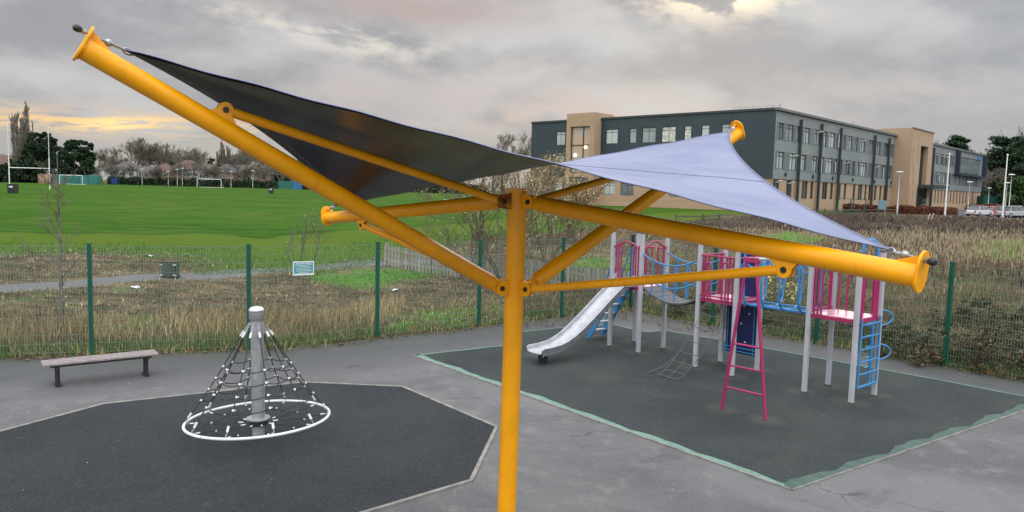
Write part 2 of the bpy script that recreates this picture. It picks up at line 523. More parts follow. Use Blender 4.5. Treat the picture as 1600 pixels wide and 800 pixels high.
def build_terrain():
    u = np.linspace(-1, 1, 560); xs = 9.0 * np.sinh(u * 6.1) * 0.55 + 1.0
    # rows: fine near, coarse far
    v = np.linspace(0, 1, 560); ys = 8 + 46 * (np.exp(v * 4.35) - 1) / (math.exp(4.35) - 1) * 52
    ys = np.concatenate([[-200, -100, -50, -20, 0], ys])
    X, Y = np.meshgrid(xs, ys); Z = H(X, Y)
    base = np.where(d_out(X, Y) < 0.15, -0.06, 0.0)
    Z = Z + base
    V = np.stack([X, Y, Z], -1).reshape(-1, 3); ny, nx = X.shape
    i = np.arange(ny - 1)[:, None] * nx + np.arange(nx - 1)[None]
    F = np.stack([i, i + 1, i + nx + 1, i + nx], -1).reshape(-1, 4)
    x = V[:, 0].astype(float); y = V[:, 1].astype(float)
    patch = np.full(x.shape, -50.0)
    for pl, s in PATCH: patch = np.maximum(patch, sdist(pl, x, y) * s)
    m, t, b = new_mat('ground')
    geo = t.node('ShaderNodeNewGeometry').outputs['Position']
    def att(n):
        a = t.node('ShaderNodeAttribute'); a.attribute_name = n; return a.outputs['Fac']
    nz = t.noise(geo, 0.9, 6, 0.65); nf = t.noise(geo, 7.0, 5, 0.7); nb = t.noise(geo, 0.12, 4, 0.6)
    st = t.node('ShaderNodeMapping'); t.l.new(geo, st.inputs[0]); st.inputs['Scale'].default_value = (0.35, 2.2, 1)
    ns = t.noise(st.outputs[0], 1.6, 5, 0.65)
    st2 = t.node('ShaderNodeMapping'); t.l.new(geo, st2.inputs[0]); st2.inputs['Scale'].default_value = (0.02, 0.13, 1)
    nband = t.noise(st2.outputs[0], 1.0, 3, 0.5)
    # meadow: dead straw, brown thatch, dark wet peat
    mead = t.mix(t.smooth(ns, .35, .65), (0.068, 0.053, 0.034), (0.185, 0.146, 0.092))
    mead = t.mix(t.smooth(nf, .5, .72), mead, (0.05, 0.038, 0.028))
    ag = att('dout')
    mead = t.mix(t.math('MULTIPLY', t.math('SUBTRACT', 1.0, t.smooth(ag, 1.5, 4.5)), .7), mead, (0.045, 0.040, 0.024))  # ground under the straw darkened, its shade put into the colour
    mead = t.mix(t.smooth(t.noise(geo, .45, 5, .6), .56, .68), mead, (0.075, 0.115, 0.035))
    # lawn
    lawn = t.mix(t.smooth(nband, .35, .65), (0.029, 0.082, 0.009), (0.045, 0.104, 0.012))
    lawn = t.mix(t.smooth(t.noise(geo, .55, 6, .7), .45, .75), lawn, (0.023, 0.066, 0.008))
    lawn = t.mix(t.math('MULTIPLY', t.smooth(t.noise(st2.outputs[0], 9.0, 5, .7), .48, .70), .75), lawn, (0.085, 0.118, 0.020))
    lawn = t.mix(t.math('MULTIPLY', t.smooth(t.noise(geo, .22, 6, .72), .50, .68), .55), lawn, (0.095, 0.115, 0.026))
    lawn = t.mix(t.math('MULTIPLY', t.smooth(t.noise(st.outputs[0], .9, 6, .75), .55, .75), .6), lawn, (0.018, 0.050, 0.008))
    la = att('lawn')
    band = t.math('MULTIPLY', t.smooth(t.math('ADD', la, t.math('MULTIPLY', nb, 2.0)), 0.5, 2.0), t.math('SUBTRACT', 1.0, t.smooth(t.math('ADD', la, t.math('MULTIPLY', nb, 1.5)), 8.2, 8.9)))
    yel = t.mix(t.smooth(t.noise(st.outputs[0], 1.3, 6, .7), .45, .68), (0.068, 0.118, 0.014), (0.105, 0.108, 0.025))
    lawn = t.mix(t.math('MULTIPLY', band, .75), lawn, yel)
    ln = t.math('MULTIPLY', t.smooth(t.math('ADD', la, t.math('MULTIPLY', nb, 1.5)), 8.5, 8.9), t.math('SUBTRACT', 1.0, t.smooth(t.math('ADD', la, t.math('MULTIPLY', nb, 1.5)), 9.1, 9.6)))
    lawn = t.mix(t.math('MULTIPLY', ln, .45), lawn, (0.018, 0.045, 0.008))
    rough = t.mix(t.smooth(nf, .3, .7), (0.045, 0.135, 0.02), (0.10, 0.19, 0.035))
    ml = t.smooth(t.math('ADD', att('lawn'), t.math('MULTIPLY', t.math('SUBTRACT', t.math('ADD', nz, nf), 1.0), 3.2)), -0.4, 0.5)
    mp = t.smooth(t.math('ADD', att('patch'), t.math('MULTIPLY', t.math('SUBTRACT', t.math('ADD', nz, nf), 1.0), 2.6)), -0.3, 0.5)
    col = t.mix(ml, mead, lawn); col = t.mix(mp, col, rough)
    mpa = t.smooth(t.math('ADD', att('path'), t.math('MULTIPLY', t.math('SUBTRACT', nf, .5), .5)), -0.05, 0.08)
    col = t.mix(mpa, col, t.mix(nf, (0.115, 0.115, 0.118), (0.165, 0.162, 0.158)))
    mc = t.smooth(att('carpark'), 0, .4)
    col = t.mix(mc, col, (0.12, 0.12, 0.122))
    t.l.new(col, b.inputs['Base Color']); b.inputs['Roughness'].default_value = 1.0; b.inputs['Specular IOR Level'].default_value = 0.03
    bp = t.node('ShaderNodeBump'); bp.inputs['Strength'].default_value = 0.6; bp.inputs['Distance'].default_value = 0.06
    t.l.new(nf, bp.inputs['Height']); t.l.new(bp.outputs[0], b.inputs['Normal'])
    o = np_mesh('ground', V, F, m, smooth=True, extra={'dout': np.clip(d_out(x, y), 0, 60), 'lawn': sdist(LAWN, x, y), 'patch': patch, 'path': sdist(PATH, x, y), 'carpark': sdist(CARPARK, x, y)})
    tag(o, kind='structure')


build_terrain()


def sheet(name, pts, mtl, z):
    mb = MB(); mb.add([(p[0], p[1], z) for p in pts], [tuple(range(len(pts)))])
    return tag(mb.build(name, mtl), kind='structure')


def asphalt_mat():
    m, t, b = new_mat('asphalt')
    g = t.node('ShaderNodeNewGeometry').outputs['Position']
    big = t.noise(g, 0.33, 6, 0.6, 0.8); mid = t.noise(g, 2.2, 6, 0.7); fine = t.noise(g, 34.0, 5, 0.8)
    col = t.mix(t.smooth(big, .34, .66), (0.062, 0.063, 0.065), (0.124, 0.1235, 0.123))
    col = t.mix(t.math('MULTIPLY', t.smooth(mid, .50, .70), .6), col, (0.165, 0.160, 0.156))
    col = t.mix(t.math('MULTIPLY', t.smooth(t.noise(g, .8, 5, .6, 1.5), .56, .66), .55), col, (0.062, 0.064, 0.067))
    col = t.mix(t.smooth(fine, .42, .72), col, t.mix(0.5, col, (0.21, 0.21, 0.21)))
    # grit and small pale spots
    v = t.node('ShaderNodeTexVoronoi'); v.inputs['Scale'].default_value = 3.1; t.l.new(g, v.inputs['Vector'])
    col = t.mix(t.smooth(v.outputs['Distance'], 0.055, 0.035), col, (0.36, 0.36, 0.35)) if False else col
    # hairline cracks
    v = t.node('ShaderNodeTexVoronoi', feature='DISTANCE_TO_EDGE'); v.inputs['Scale'].default_value = 0.42
    wv = t.node('ShaderNodeVectorMath', operation='ADD'); t.l.new(g, wv.inputs[0]); t.l.new(t.comb(t.math('MULTIPLY', mid, 1.1), t.math('MULTIPLY', big, 1.6), 0.0), wv.inputs[1]); t.l.new(wv.outputs[0], v.inputs['Vector'])
    crack = t.math('MULTIPLY', t.smooth(t.math('MULTIPLY', v.outputs['Distance'], -1.0), -0.011, -0.003), t.smooth(t.noise(g, .5, 3), .52, .60))
    col = t.mix(t.math('MULTIPLY', crack, .7), col, (0.035, 0.036, 0.038))
    # damp, mossy margin along the fence
    a = t.node('ShaderNodeAttribute'); a.attribute_name = 'edge'
    damp = t.smooth(t.math('ADD', a.outputs['Fac'], t.math('MULTIPLY', t.math('SUBTRACT', big, .5), 1.5)), 0.05, 0.75)
    col = t.mix(t.math('MULTIPLY', damp, .72), col, (0.046, 0.049, 0.052))
    moss = t.smooth(t.math('ADD', a.outputs['Fac'], t.math('MULTIPLY', t.math('SUBTRACT', mid, .5), 1.4)), 0.72, 1.0)
    col = t.mix(t.math('MULTIPLY', moss, .6), col, (0.050, 0.056, 0.028))
    t.l.new(col, b.inputs['Base Color']); b.inputs['Roughness'].default_value = 0.72; b.inputs['Specular IOR Level'].default_value = 0.35
    bp = t.node('ShaderNodeBump'); bp.inputs['Strength'].default_value = 0.35; bp.inputs['Distance'].default_value = 0.004
    t.l.new(fine, bp.inputs['Height']); t.l.new(bp.outputs[0], b.inputs['Normal'])
    return m


def build_asphalt():
    xs = np.concatenate([np.linspace(-60, -14, 12), np.linspace(-13.8, 16, 150), np.linspace(17, 60, 10)])
    ys = np.concatenate([np.linspace(-40, 5, 8), np.linspace(5.3, 25, 110)])
    X, Y = np.meshgrid(xs, ys); D = d_out(X, Y)
    V = np.stack([X, Y, np.zeros_like(X)], -1).reshape(-1, 3); D = D.ravel(); ny, nx = X.shape
    # pull the vertices just outside onto the fence line
    i = np.arange(ny - 1)[:, None] * nx + np.arange(nx - 1)[None]
    F = np.stack([i, i + 1, i + nx + 1, i + nx], -1).reshape(-1, 4)
    keep = (D[F] < 0.12 + 0 * D[F]).all(1)
    F = F[keep]
    edge = np.clip((D + 4.0) / 4.0, 0, 1)
    used = np.unique(F); rm = np.full(len(V), -1); rm[used] = np.arange(len(used))
    o = np_mesh('asphalt', V[used], rm[F], asphalt_mat(), extra={'edge': edge[used]})
    tag(o, kind='structure')


build_asphalt()


def rubber_mat(name, c1, c2, speck, moss=None, pts=()):
    m, t, b = new_mat(name)
    g = t.node('ShaderNodeNewGeometry').outputs['Position']
    big = t.noise(g, 0.5, 5, 0.6, .5); fine = t.noise(g, 38.0, 4, 0.85); mid = t.noise(g, 5, 6, .7)
    col = t.mix(t.smooth(big, .3, .7), c1, c2)
    col = t.mix(t.smooth(fine, .50, .70), col, speck)
    if moss is not None:
        col = t.mix(t.math('MULTIPLY', t.smooth(t.noise(g, .38, 6, .65, .8), .50, .66), .55), col, moss)
    col = t.mix(t.math('MULTIPLY', t.smooth(mid, .58, .75), .4), col, speck)
    if pts:
        dm = None
        for q in pts:
            vd = t.node('ShaderNodeVectorMath', operation='DISTANCE'); t.l.new(g, vd.inputs[0]); vd.inputs[1].default_value = (q[0], q[1], .012)
            dm = vd.outputs['Value'] if dm is None else t.math('MINIMUM', dm, vd.outputs['Value'])
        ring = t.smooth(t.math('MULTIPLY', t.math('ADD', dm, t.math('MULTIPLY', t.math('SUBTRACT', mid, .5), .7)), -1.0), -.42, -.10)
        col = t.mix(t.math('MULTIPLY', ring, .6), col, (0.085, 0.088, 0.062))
        shade_dirt = t.smooth(t.math('MULTIPLY', t.math('ADD', dm, t.math('MULTIPLY', t.math('SUBTRACT', big, .5), 1.6)), -1.0), -1.5, -.4)  # dark under the frame: contact shade and dirt painted into the rubber
        col = t.mix(t.math('MULTIPLY', shade_dirt, .35), col, (0.018, 0.022, 0.024))
    t.l.new(col, b.inputs['Base Color']); b.inputs['Roughness'].default_value = 0.85; b.inputs['Specular IOR Level'].default_value = 0.25
    bp = t.node('ShaderNodeBump'); bp.inputs['Strength'].default_value = 0.5; bp.inputs['Distance'].default_value = 0.005
    t.l.new(fine, bp.inputs['Height']); t.l.new(bp.outputs[0], b.inputs['Normal'])
    return m


OCT = [P(*p) for p in [(-75, 730), (162, 632), (475, 598), (629, 605), (776, 668), (736, 752), (556, 806), (270, 860), (28, 856)]]
OCT[0] = Vector((-7.95, 10.0, 0))
o_c = sum(OCT, Vector()) / len(OCT)
sheet('rubber_surface_left', OCT, rubber_mat('black rubber crumb', (0.015, 0.018, 0.0205), (0.023, 0.027, 0.030), (0.060, 0.067, 0.073)), 0.012)
PAD = [P(*p) for p in [(646, 556), (790, 540), (816, 519), (882, 512), (958, 508), (1008, 519), (1040, 517), (1124, 531), (1290, 562), (1450, 591), (1640, 628), (1237, 766)]]
sheet('rubber_surface_right', PAD, rubber_mat('green black rubber crumb', (0.018, 0.0235, 0.026), (0.031, 0.0375, 0.0385), (0.068, 0.078, 0.077), (0.046, 0.054, 0.036), [P(*q) for q in [(950, 540), (996, 551), (991, 534), (1039, 544), (1082, 574), (1126, 565), (1143, 588), (1185, 578), (1251, 612), (1296, 603), (1326, 628), (1371, 618), (1128, 640), (1196, 657), (838, 555), (931, 527)]]), 0.012)
PAINTD = mat('dull green line paint', (0.060, 0.105, 0.085), 0.85, (0.042, 0.075, 0.062), 5, bump=.2)
PAINTG = mat('worn green line paint', (0.135, 0.25, 0.195), 0.8, (0.10, 0.185, 0.145), 9, bump=.2)


def line_strip(name, pts, w, mtl, z, wav=0.0, seed=0, inner=None, thick=0.0):
    rnd = random.Random(seed); mb = MB()
    for a, b in zip(pts[:-1], pts[1:]):
        a = Vector((a[0], a[1], 0)); b = Vector((b[0], b[1], 0)); d = b - a; L = d.length
        if L < 0.05: continue
        d.normalize(); nn = Vector((-d.y, d.x, 0))
        if inner is not None and (inner - a).dot(nn) < 0: nn = -nn
        k = max(1, int(L / 0.22)); ph = [rnd.random() * 6.28 for _ in range(4)]
        vs = []
        for i in range(k + 1):
            s = L * i / k
            ww = w * (1 + wav * (0.55 * math.sin(s * 4.6 + ph[0]) + .35 * math.sin(s * 9.7 + ph[1]) + .25 * math.sin(s * 2.1 + ph[2])))
            p = a + d * s
            vs += [p + Vector((0, 0, z)), p + nn * ww + Vector((0, 0, z))]
        fl = [(2 * i, 2 * i + 2, 2 * i + 3, 2 * i + 1) for i in range(k)]
        mb.add(vs, fl)
    return tag(mb.build(name, mtl), kind='structure')


pc = Vector((3.5, 14.5, 0))
line_strip('painted_line', [PAD[0] + Vector((.03, .0, 0)), PAD[-1]], 0.125, PAINTG, 0.018, 0.36, 1, pc)
line_strip('painted_line', [PAD[-1], PAD[-2]], 0.135, PAINTD, 0.022, 0.62, 2, pc)
line_strip('painted_line', PAD[0:2], 0.07, PAINTG, 0.018, 0.3, 3, pc)
line_strip('painted_line', PAD[2:11], 0.055, PAINTG, 0.018, 0.25, 4, pc)


def edging(name, pts, w, z=0.016):
    """concrete edging kerb round the rubber, one piece per side"""
    for a, b in zip(pts[:-1], pts[1:]):
        d = (b - a); L = d.length
        if L < .1: continue
        d.normalize(); n = max(1, round(L / 0.95))
        for i in range(n):
            p0 = a + d * (L * i / n + 0.003); p1 = a + d * (L * (i + 1) / n - 0.003)
            mb = MB(); mb.beam(p0 + Vector((0, 0, z - .03)), p1 + Vector((0, 0, z - .03)), w, 0.06)
            ob = mb.build(name, EDGING); ob['kind'] = 'structure'


edging('edging_kerb', OCT[:] + [OCT[0]], 0.055, 0.022)
edging('edging_kerb', [PAD[0], PAD[-1], PAD[-2]], 0.04, 0.020)
sheet('concrete_apron', [G(682, 306) + Vector((0, 0, 0)), G(752, 304), G(775, 312), G(700, 317)], CONCRETE, float(H(-8, 110)) + .05)


# ---------------------------------------------------------------- mesh fence
def build_fence(pts, label, signpanel=None):
    t = thing('mesh_fence', (pts[0][0], pts[0][1], 0), label, 'fence', 'green mesh fences round the playground')
    HT = 2.4
    for i, p in enumerate(pts):
        mb = MB(); mb.box((p[0], p[1], HT / 2), (.085, .085, HT + .02), rz=.5)
        mb.box((p[0], p[1], HT + .018), (.095, .095, .02), rz=.5)
        mb.build('post', FGREEN, t)
    for a, b in zip(pts[:-1], pts[1:]):
        a = Vector((a[0], a[1], 0)); b = Vector((b[0], b[1], 0)); d = b - a; L = d.length; d.normalize()
        nn = Vector((-d.y, d.x, 0)); a = a + d * .05; L -= .1
        n = int(L / 0.055); V = []; F = []
        mb = MB()
        off = nn * 0.0
        def wire(p, q, r):
            dd = (q - p).normalized(); e1 = nn * r; e2 = dd.cross(nn) * r
            vs = []
            for c in (p, q): vs += [c + e1, c - e1 * .5 + e2 * .87, c - e1 * .5 - e2 * .87]
            mb.add(vs, [(0, 1, 4, 3), (1, 2, 5, 4), (2, 0, 3, 5)])
        for k in range(n + 1):
            p = a + d * (L * k / n); wire(p + Vector((0, 0, .06)), p + Vector((0, 0, HT - .02)), .0034)
        for k in range(13):
            z = .07 + k * (HT - .1) / 12
            for s in (-1, 1): wire(a + Vector((0, 0, z)) + nn * .006 * s, a + d * L + Vector((0, 0, z)) + nn * .006 * s, .0034)
        tag(mb.build('wire_mesh', FWIRE, t), kind='stuff')
    return t


build_fence(FENCE_L, 'green mesh fence running behind the bench and the rope cone')
build_fence(FENCE_R[0:1] + FENCE_R[1:], 'green mesh fence behind the climbing frame, right side of the playground')


def fence_sign():
    a = Vector(FENCE_L[3] + (0,)); b = Vector(FENCE_L[4] + (0,)); d = (b - a).normalized(); nn = Vector((d.y, -d.x, 0))
    c = P(473, 419, 0); best = None
    # meeting point of the sight line and the fence plane
    dr = ray(473.5, 419); k = (a - Vector((0, 0, CAMH))).dot(nn) / dr.dot(nn); c = Vector((0, 0, CAMH)) + dr * k + nn * .03
    t = thing('information_sign', c, 'small teal sign with white text lines wired to the mesh fence', 'sign')
    M = Matrix((d, -nn, Vector((0, 0, 1)))).transposed()
    W, Hh = .50, .33
    MB().box(c, (W, .008, Hh), M=M).build('backing', WHITEP, t)
    tm = mat('teal print', (0.03, 0.25, 0.27), .5)
    MB().box(c + nn * .006 + Vector((0, 0, .012)), (W - .05, .004, Hh - .075), M=M).build('printed_panel', tm, t)
    mb = MB(); rnd = random.Random(3)
    for i, (w, h) in enumerate([(.36, .020), (.40, .012), (.26, .012), (.38, .012), (.33, .012), (.36, .014), (.22, .012)]):
        z = .11 - i * .034
        x = -w / 2
        while x < w / 2:
            ww = rnd.uniform(.015, .05); mb.box(c + nn * .0095 + d * (x + ww / 2) + Vector((0, 0, z)), (ww, .002, h), M=M); x += ww + .009
    tag(mb.build('lettering', CONNW, t), kind='stuff')


fence_sign()


# ---------------------------------------------------------------- sail canopy
D0 = 5.6


def build_canopy():
    mast = Vector((0.03, D0, 0))
    t = thing('shade_sail_canopy', mast, 'yellow steel mast with four tubular arms carrying a blue shade sail, nearest thing in view', 'shade canopy')
    r = .072
    MB().lathe(mast + Vector((-.03, 0, 0)), [(r, 0), (r, 3.80)], 32, (.03, 0, 3.8)).build('mast', YEL, t, smooth=True)
    MB().lathe(mast + Vector((0, 0, 3.803)), [(r + .018, 0), (r + .018, .012)], 32).build('mast_cap', YEL, t, smooth=True)
    mbp = MB(); mbp.lathe(mast + Vector((0, 0, .02)), [(.2, 0), (.2, .02)], 24); mbp.build('base_plate', YEL, t)
    ends = {'a': PY(129, 75, 3.90), 'c': PY(1153, 208, 7.30), 'd': PY(1436, 432, 3.50), 'b': PY(512, 341, 7.70)}
    tips = {'a': PY(192, 77, 4.06), 'c': PY(1141, 206, 7.10), 'd': PY(1392, 392, 3.74), 'b': PY(524, 322, 7.44)}
    lo_z, hi_z = 3.065, 3.715
    for k, e in ends.items():
        high = k in 'ac'
        out = Vector((e.x - mast.x, e.y - mast.y, 0)).normalized(); side = Vector((-out.y, out.x, 0))
        zj = lo_z if high else hi_z; zs = hi_z if high else lo_z
        j = mast + out * .135 + Vector((0, 0, zj)); s0 = mast + out * .135 + Vector((0, 0, zs))
        d = (e - j).normalized(); up = (Vector((0, 0, 1)) - d * d.z).normalized()
        ra = .058
        mb = MB(); st = j + d * .09
        mb.lathe(st, [(ra * .55, -.02), (ra, .012), (ra, (e - st).length)], 28, d)
        arm = mb.build('arm', YEL, t, smooth=True)
        wl = MB(); s1 = d.orthogonal().normalized(); s2 = d.cross(s1)
        wl.tube([e - d * .005 + (s1 * math.cos(a) + s2 * math.sin(a)) * (ra + .002) for a in [2 * math.pi * i / 24 for i in range(24)]], .0055, 6, closed=True); wl.build('weld_bead', YEL, arm, smooth=True)
        # flat tongue that the bolt goes through
        MB().beam(j - d * .05, st + d * .05, .014, .085, up=up).build('tongue', YEL, arm)
        # end plate: upright oval, rod through its upper lobe
        pl = []; hw = .068
        for i in range(13):
            a = math.pi * i / 12; pl.append(side * (hw * math.cos(a)) + up * (.058 + hw * math.sin(a)))
        for i in range(13):
            a = math.pi + math.pi * i / 12; pl.append(side * (hw * math.cos(a)) + up * (-.012 + hw * math.sin(a)))
        MB().prism([e + p for p in pl], d * .014).build('end_plate', YEL, arm, bevel=.003)
        MB().prism([e - side * .005 + up * (ra - .004), e - side * .005 + up * .105, e - side * .005 - d * .135 + up * (ra - .006)], side * .010).build('gusset', YEL, arm)
        # tension rod, cap nut, shackle and D ring out to the cloth corner
        tip = tips[k]; q = e + up * .082 + d * .007
        dd = (tip - q).normalized()
        MB().tube([q - dd * .055, q + (tip - q) * .52], .0065, 8).build('tension_rod', STEEL, t)
        mb = MB(); mb.lathe(q - dd * .068, [(.011, -.012), (.018, -.004), (.0185, .014), (.015, .024)], 12, dd); mb.build('cap_nut', BLACKP, t, smooth=True)
        mb = MB(); mb.lathe(q - dd * .040, [(.017, 0), (.017, .018)], 6, dd); mb.build('hex_nut', STEEL, t)
        mid = q + (tip - q) * .56; sh = MB(); sv = dd.cross(up).normalized()
        sh.sphere(mid, .021, 12, 8)
        for sgn in (-1, 1):
            sh.tube([mid + sv * .016 * sgn, mid + dd * .05 + sv * .017 * sgn, mid + dd * .085 + sv * .006 * sgn], .0055, 6)
        e2 = mid + dd * .08
        ring = [e2 + dd * (.028 - .030 * math.cos(a)) + up * (.016 * math.sin(a)) for a in [2 * math.pi * i / 16 for i in range(16)]]
        sh.tube(ring, .005, 6, closed=True)
        sh.tube([e2 + dd * .045, tip], .005, 6)
        sh.build('shackle', STEEL, t, smooth=True)
        # strut from the other hub to a lug on the arm
        lp = j + (e - j) * .755; sg = -1 if high else 1
        lug_c = lp - up * sg * (ra + .040) if not high else lp + up * (ra + .040)
        un = up if high else -up
        lug = [lp - d * .12 + un * (ra - .012), lp + d * .10 + un * (ra - .012)]
        arc = []
        cc = lp + un * (ra + .042)
        for i in range(9):
            a = -.25 + (math.pi + .5) * i / 8; arc.append(cc + d * (.045 * math.cos(a)) + un * (.045 * math.sin(a)))
        poly = [lp - d * .105 + un * (ra - .012), lp + d * .075 + un * (ra - .012)] + arc
        MB().prism([p - side * .022 for p in poly], side * .008).build('lug', YEL, arm)
        MB().prism([p + side * .014 for p in poly], side * .008).build('lug', YEL, arm)
        bo = MB(); bo.lathe(cc - side * .030, [(.016, 0), (.018, .003), (.018, .057), (.016, .060)], 10, side); bo.build('bolt', BLACKP, arm)
        ds = (cc - s0).normalized(); rs = .029
        mb = MB(); mb.lathe(s0 + ds * .07, [(rs, 0), (rs, (cc - s0).length - .11)], 20, ds)
        strut = mb.build('strut', YEL, t, smooth=True)
        us = (Vector((0, 0, 1)) - ds * ds.z).normalized()
        mb = MB(); mb.beam(s0 - ds * .03, s0 + ds * .10, .012, .055, up=us); mb.beam(cc - ds * .08, cc + ds * .025, .012, .05, up=us)
        mb.build('tongue', YEL, strut)
        # hub ears on the mast
        for zz in (zj, zs):
            hc = mast + out * .135 + Vector((0, 0, zz)); poly = [mast + out * .055 + Vector((0, 0, zz + .062)), mast + out * .055 + Vector((0, 0, zz - .062))]
            for i in range(9):
                a = -math.pi / 2 + math.pi * i / 8; poly.append(hc + out * (.050 * math.cos(a)) + Vector((0, 0, .052 * math.sin(a))))
            rust = RUSTY if (k == 'a' and zz > 3.5) else YEL
            for off in (-.018, .010): MB().prism([p + side * off for p in poly], side * .008).build('hub_plate', rust, t)
            bo = MB(); bo.lathe(hc - side * .030, [(.017, 0), (.019, .003), (.019, .056), (.017, .060)], 10, side); bo.build('bolt', BLACKP, t)
    # the sail: a saddle between the four tips with hollow edges
    A, B, C_, Dd = tips['a'], tips['d'], tips['c'], tips['b']      # a(high) - d(low) - c(high) - b(low)
    cen = (A + B + C_ + Dd) / 4
    def edge(p, q, s, hollow=.105):
        m = p.lerp(q, s); n_ = (cen - (p + q) / 2); n_ = Vector((n_.x, n_.y, n_.z * .6))
        return m + n_ * (hollow * 2.2 * 4 * s * (1 - s) * .5)
    N = 48
    grid = []
    for i in range(N + 1):
        u = i / N; row = []
        for j2 in range(N + 1):
            v = j2 / N
            # u: a->d and b->c ; v: a->b and d->c
            c0 = edge(A, B, u); c1 = edge(Dd, C_, u); d0_ = edge(A, Dd, v); d1_ = edge(B, C_, v)
            s = c0.lerp(c1, v) + d0_.lerp(d1_, u) - (A.lerp(B, u)).lerp(Dd.lerp(C_, u), v)
            w = 0.004 * math.sin(u * 46 + v * 9) * max(0, (1 - min(u, v, 1 - u, 1 - v) * 6)) + .010 * math.exp(-((u - v) / .06) ** 2) * math.sin(9 * u)
            row.append(s + Vector((0, 0, w)))
        grid.append(row)
    V = [p - mast for row in grid for p in row]; n1 = N + 1
    Fq = [(i * n1 + j2, (i + 1) * n1 + j2, (i + 1) * n1 + j2 + 1, i * n1 + j2 + 1) for i in range(N) for j2 in range(N)]
    me = bpy.data.meshes.new('sail'); me.from_pydata([tuple(v) for v in V], [], Fq)
    top, tt, b = new_mat('sail cloth upper face')
    tc = tt.node('ShaderNodeTexCoord').outputs['Object']
    c = tt.mix(tt.smooth(tt.noise(tc, 1.4, 5, .6, .6), .35, .7), (0.235, 0.250, 0.345), (0.185, 0.202, 0.295))
    mp = tt.node('ShaderNodeMapping'); tt.l.new(tc, mp.inputs[0]); mp.inputs['Scale'].default_value = (1.2, 9, 3); mp.inputs['Rotation'].default_value = (0, 0, .5)
    c = tt.mix(tt.math('MULTIPLY', tt.smooth(tt.noise(mp.outputs[0], 1.6, 6, .65, .8), .55, .75), .35), c, (0.13, 0.152, 0.25))
    tt.l.new(c, b.inputs['Base Color']); b.inputs['Roughness'].default_value = .8; b.inputs['Specular IOR Level'].default_value = .12
    bp = tt.node('ShaderNodeBump'); bp.inputs['Strength'].default_value = .15; bp.inputs['Distance'].default_value = .01
    tt.l.new(tt.noise(mp.outputs[0], 2.0, 4), bp.inputs['Height']); tt.l.new(bp.outputs[0], b.inputs['Normal'])
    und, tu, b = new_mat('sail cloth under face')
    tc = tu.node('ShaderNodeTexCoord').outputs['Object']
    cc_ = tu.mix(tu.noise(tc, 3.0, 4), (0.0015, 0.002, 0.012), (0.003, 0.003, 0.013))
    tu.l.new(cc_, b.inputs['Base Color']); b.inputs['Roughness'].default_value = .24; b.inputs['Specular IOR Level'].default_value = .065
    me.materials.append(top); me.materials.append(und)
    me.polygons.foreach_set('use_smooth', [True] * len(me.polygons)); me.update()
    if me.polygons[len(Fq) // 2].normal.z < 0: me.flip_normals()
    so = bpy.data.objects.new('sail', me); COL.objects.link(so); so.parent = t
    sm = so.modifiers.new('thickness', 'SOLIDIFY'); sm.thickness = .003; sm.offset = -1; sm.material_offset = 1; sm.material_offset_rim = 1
    seamm = mat('seam stitching', (0.185, 0.20, 0.285), .8)
    for frac in (.42,):
        k_ = int(N * frac); sm_ = MB(); sm_.tube([grid[i][k_] + Vector((0, 0, .002)) for i in range(n1)], .0032, 4); sm_.build('seam', seamm, so, origin=mast)
    hem = MB()
    for ln in ([grid[i][0] for i in range(n1)], [grid[N][j2] for j2 in range(n1)], [grid[i][N] for i in range(n1)][::-1], [grid[0][j2] for j2 in range(n1)][::-1]):
        hem.tube([p + Vector((0, 0, .002)) for p in ln], .0036, 6)
    hem.build('hem_rope', mat('lavender hem', (0.20, 0.225, 0.35), .7), so, origin=mast, smooth=True)


build_canopy()


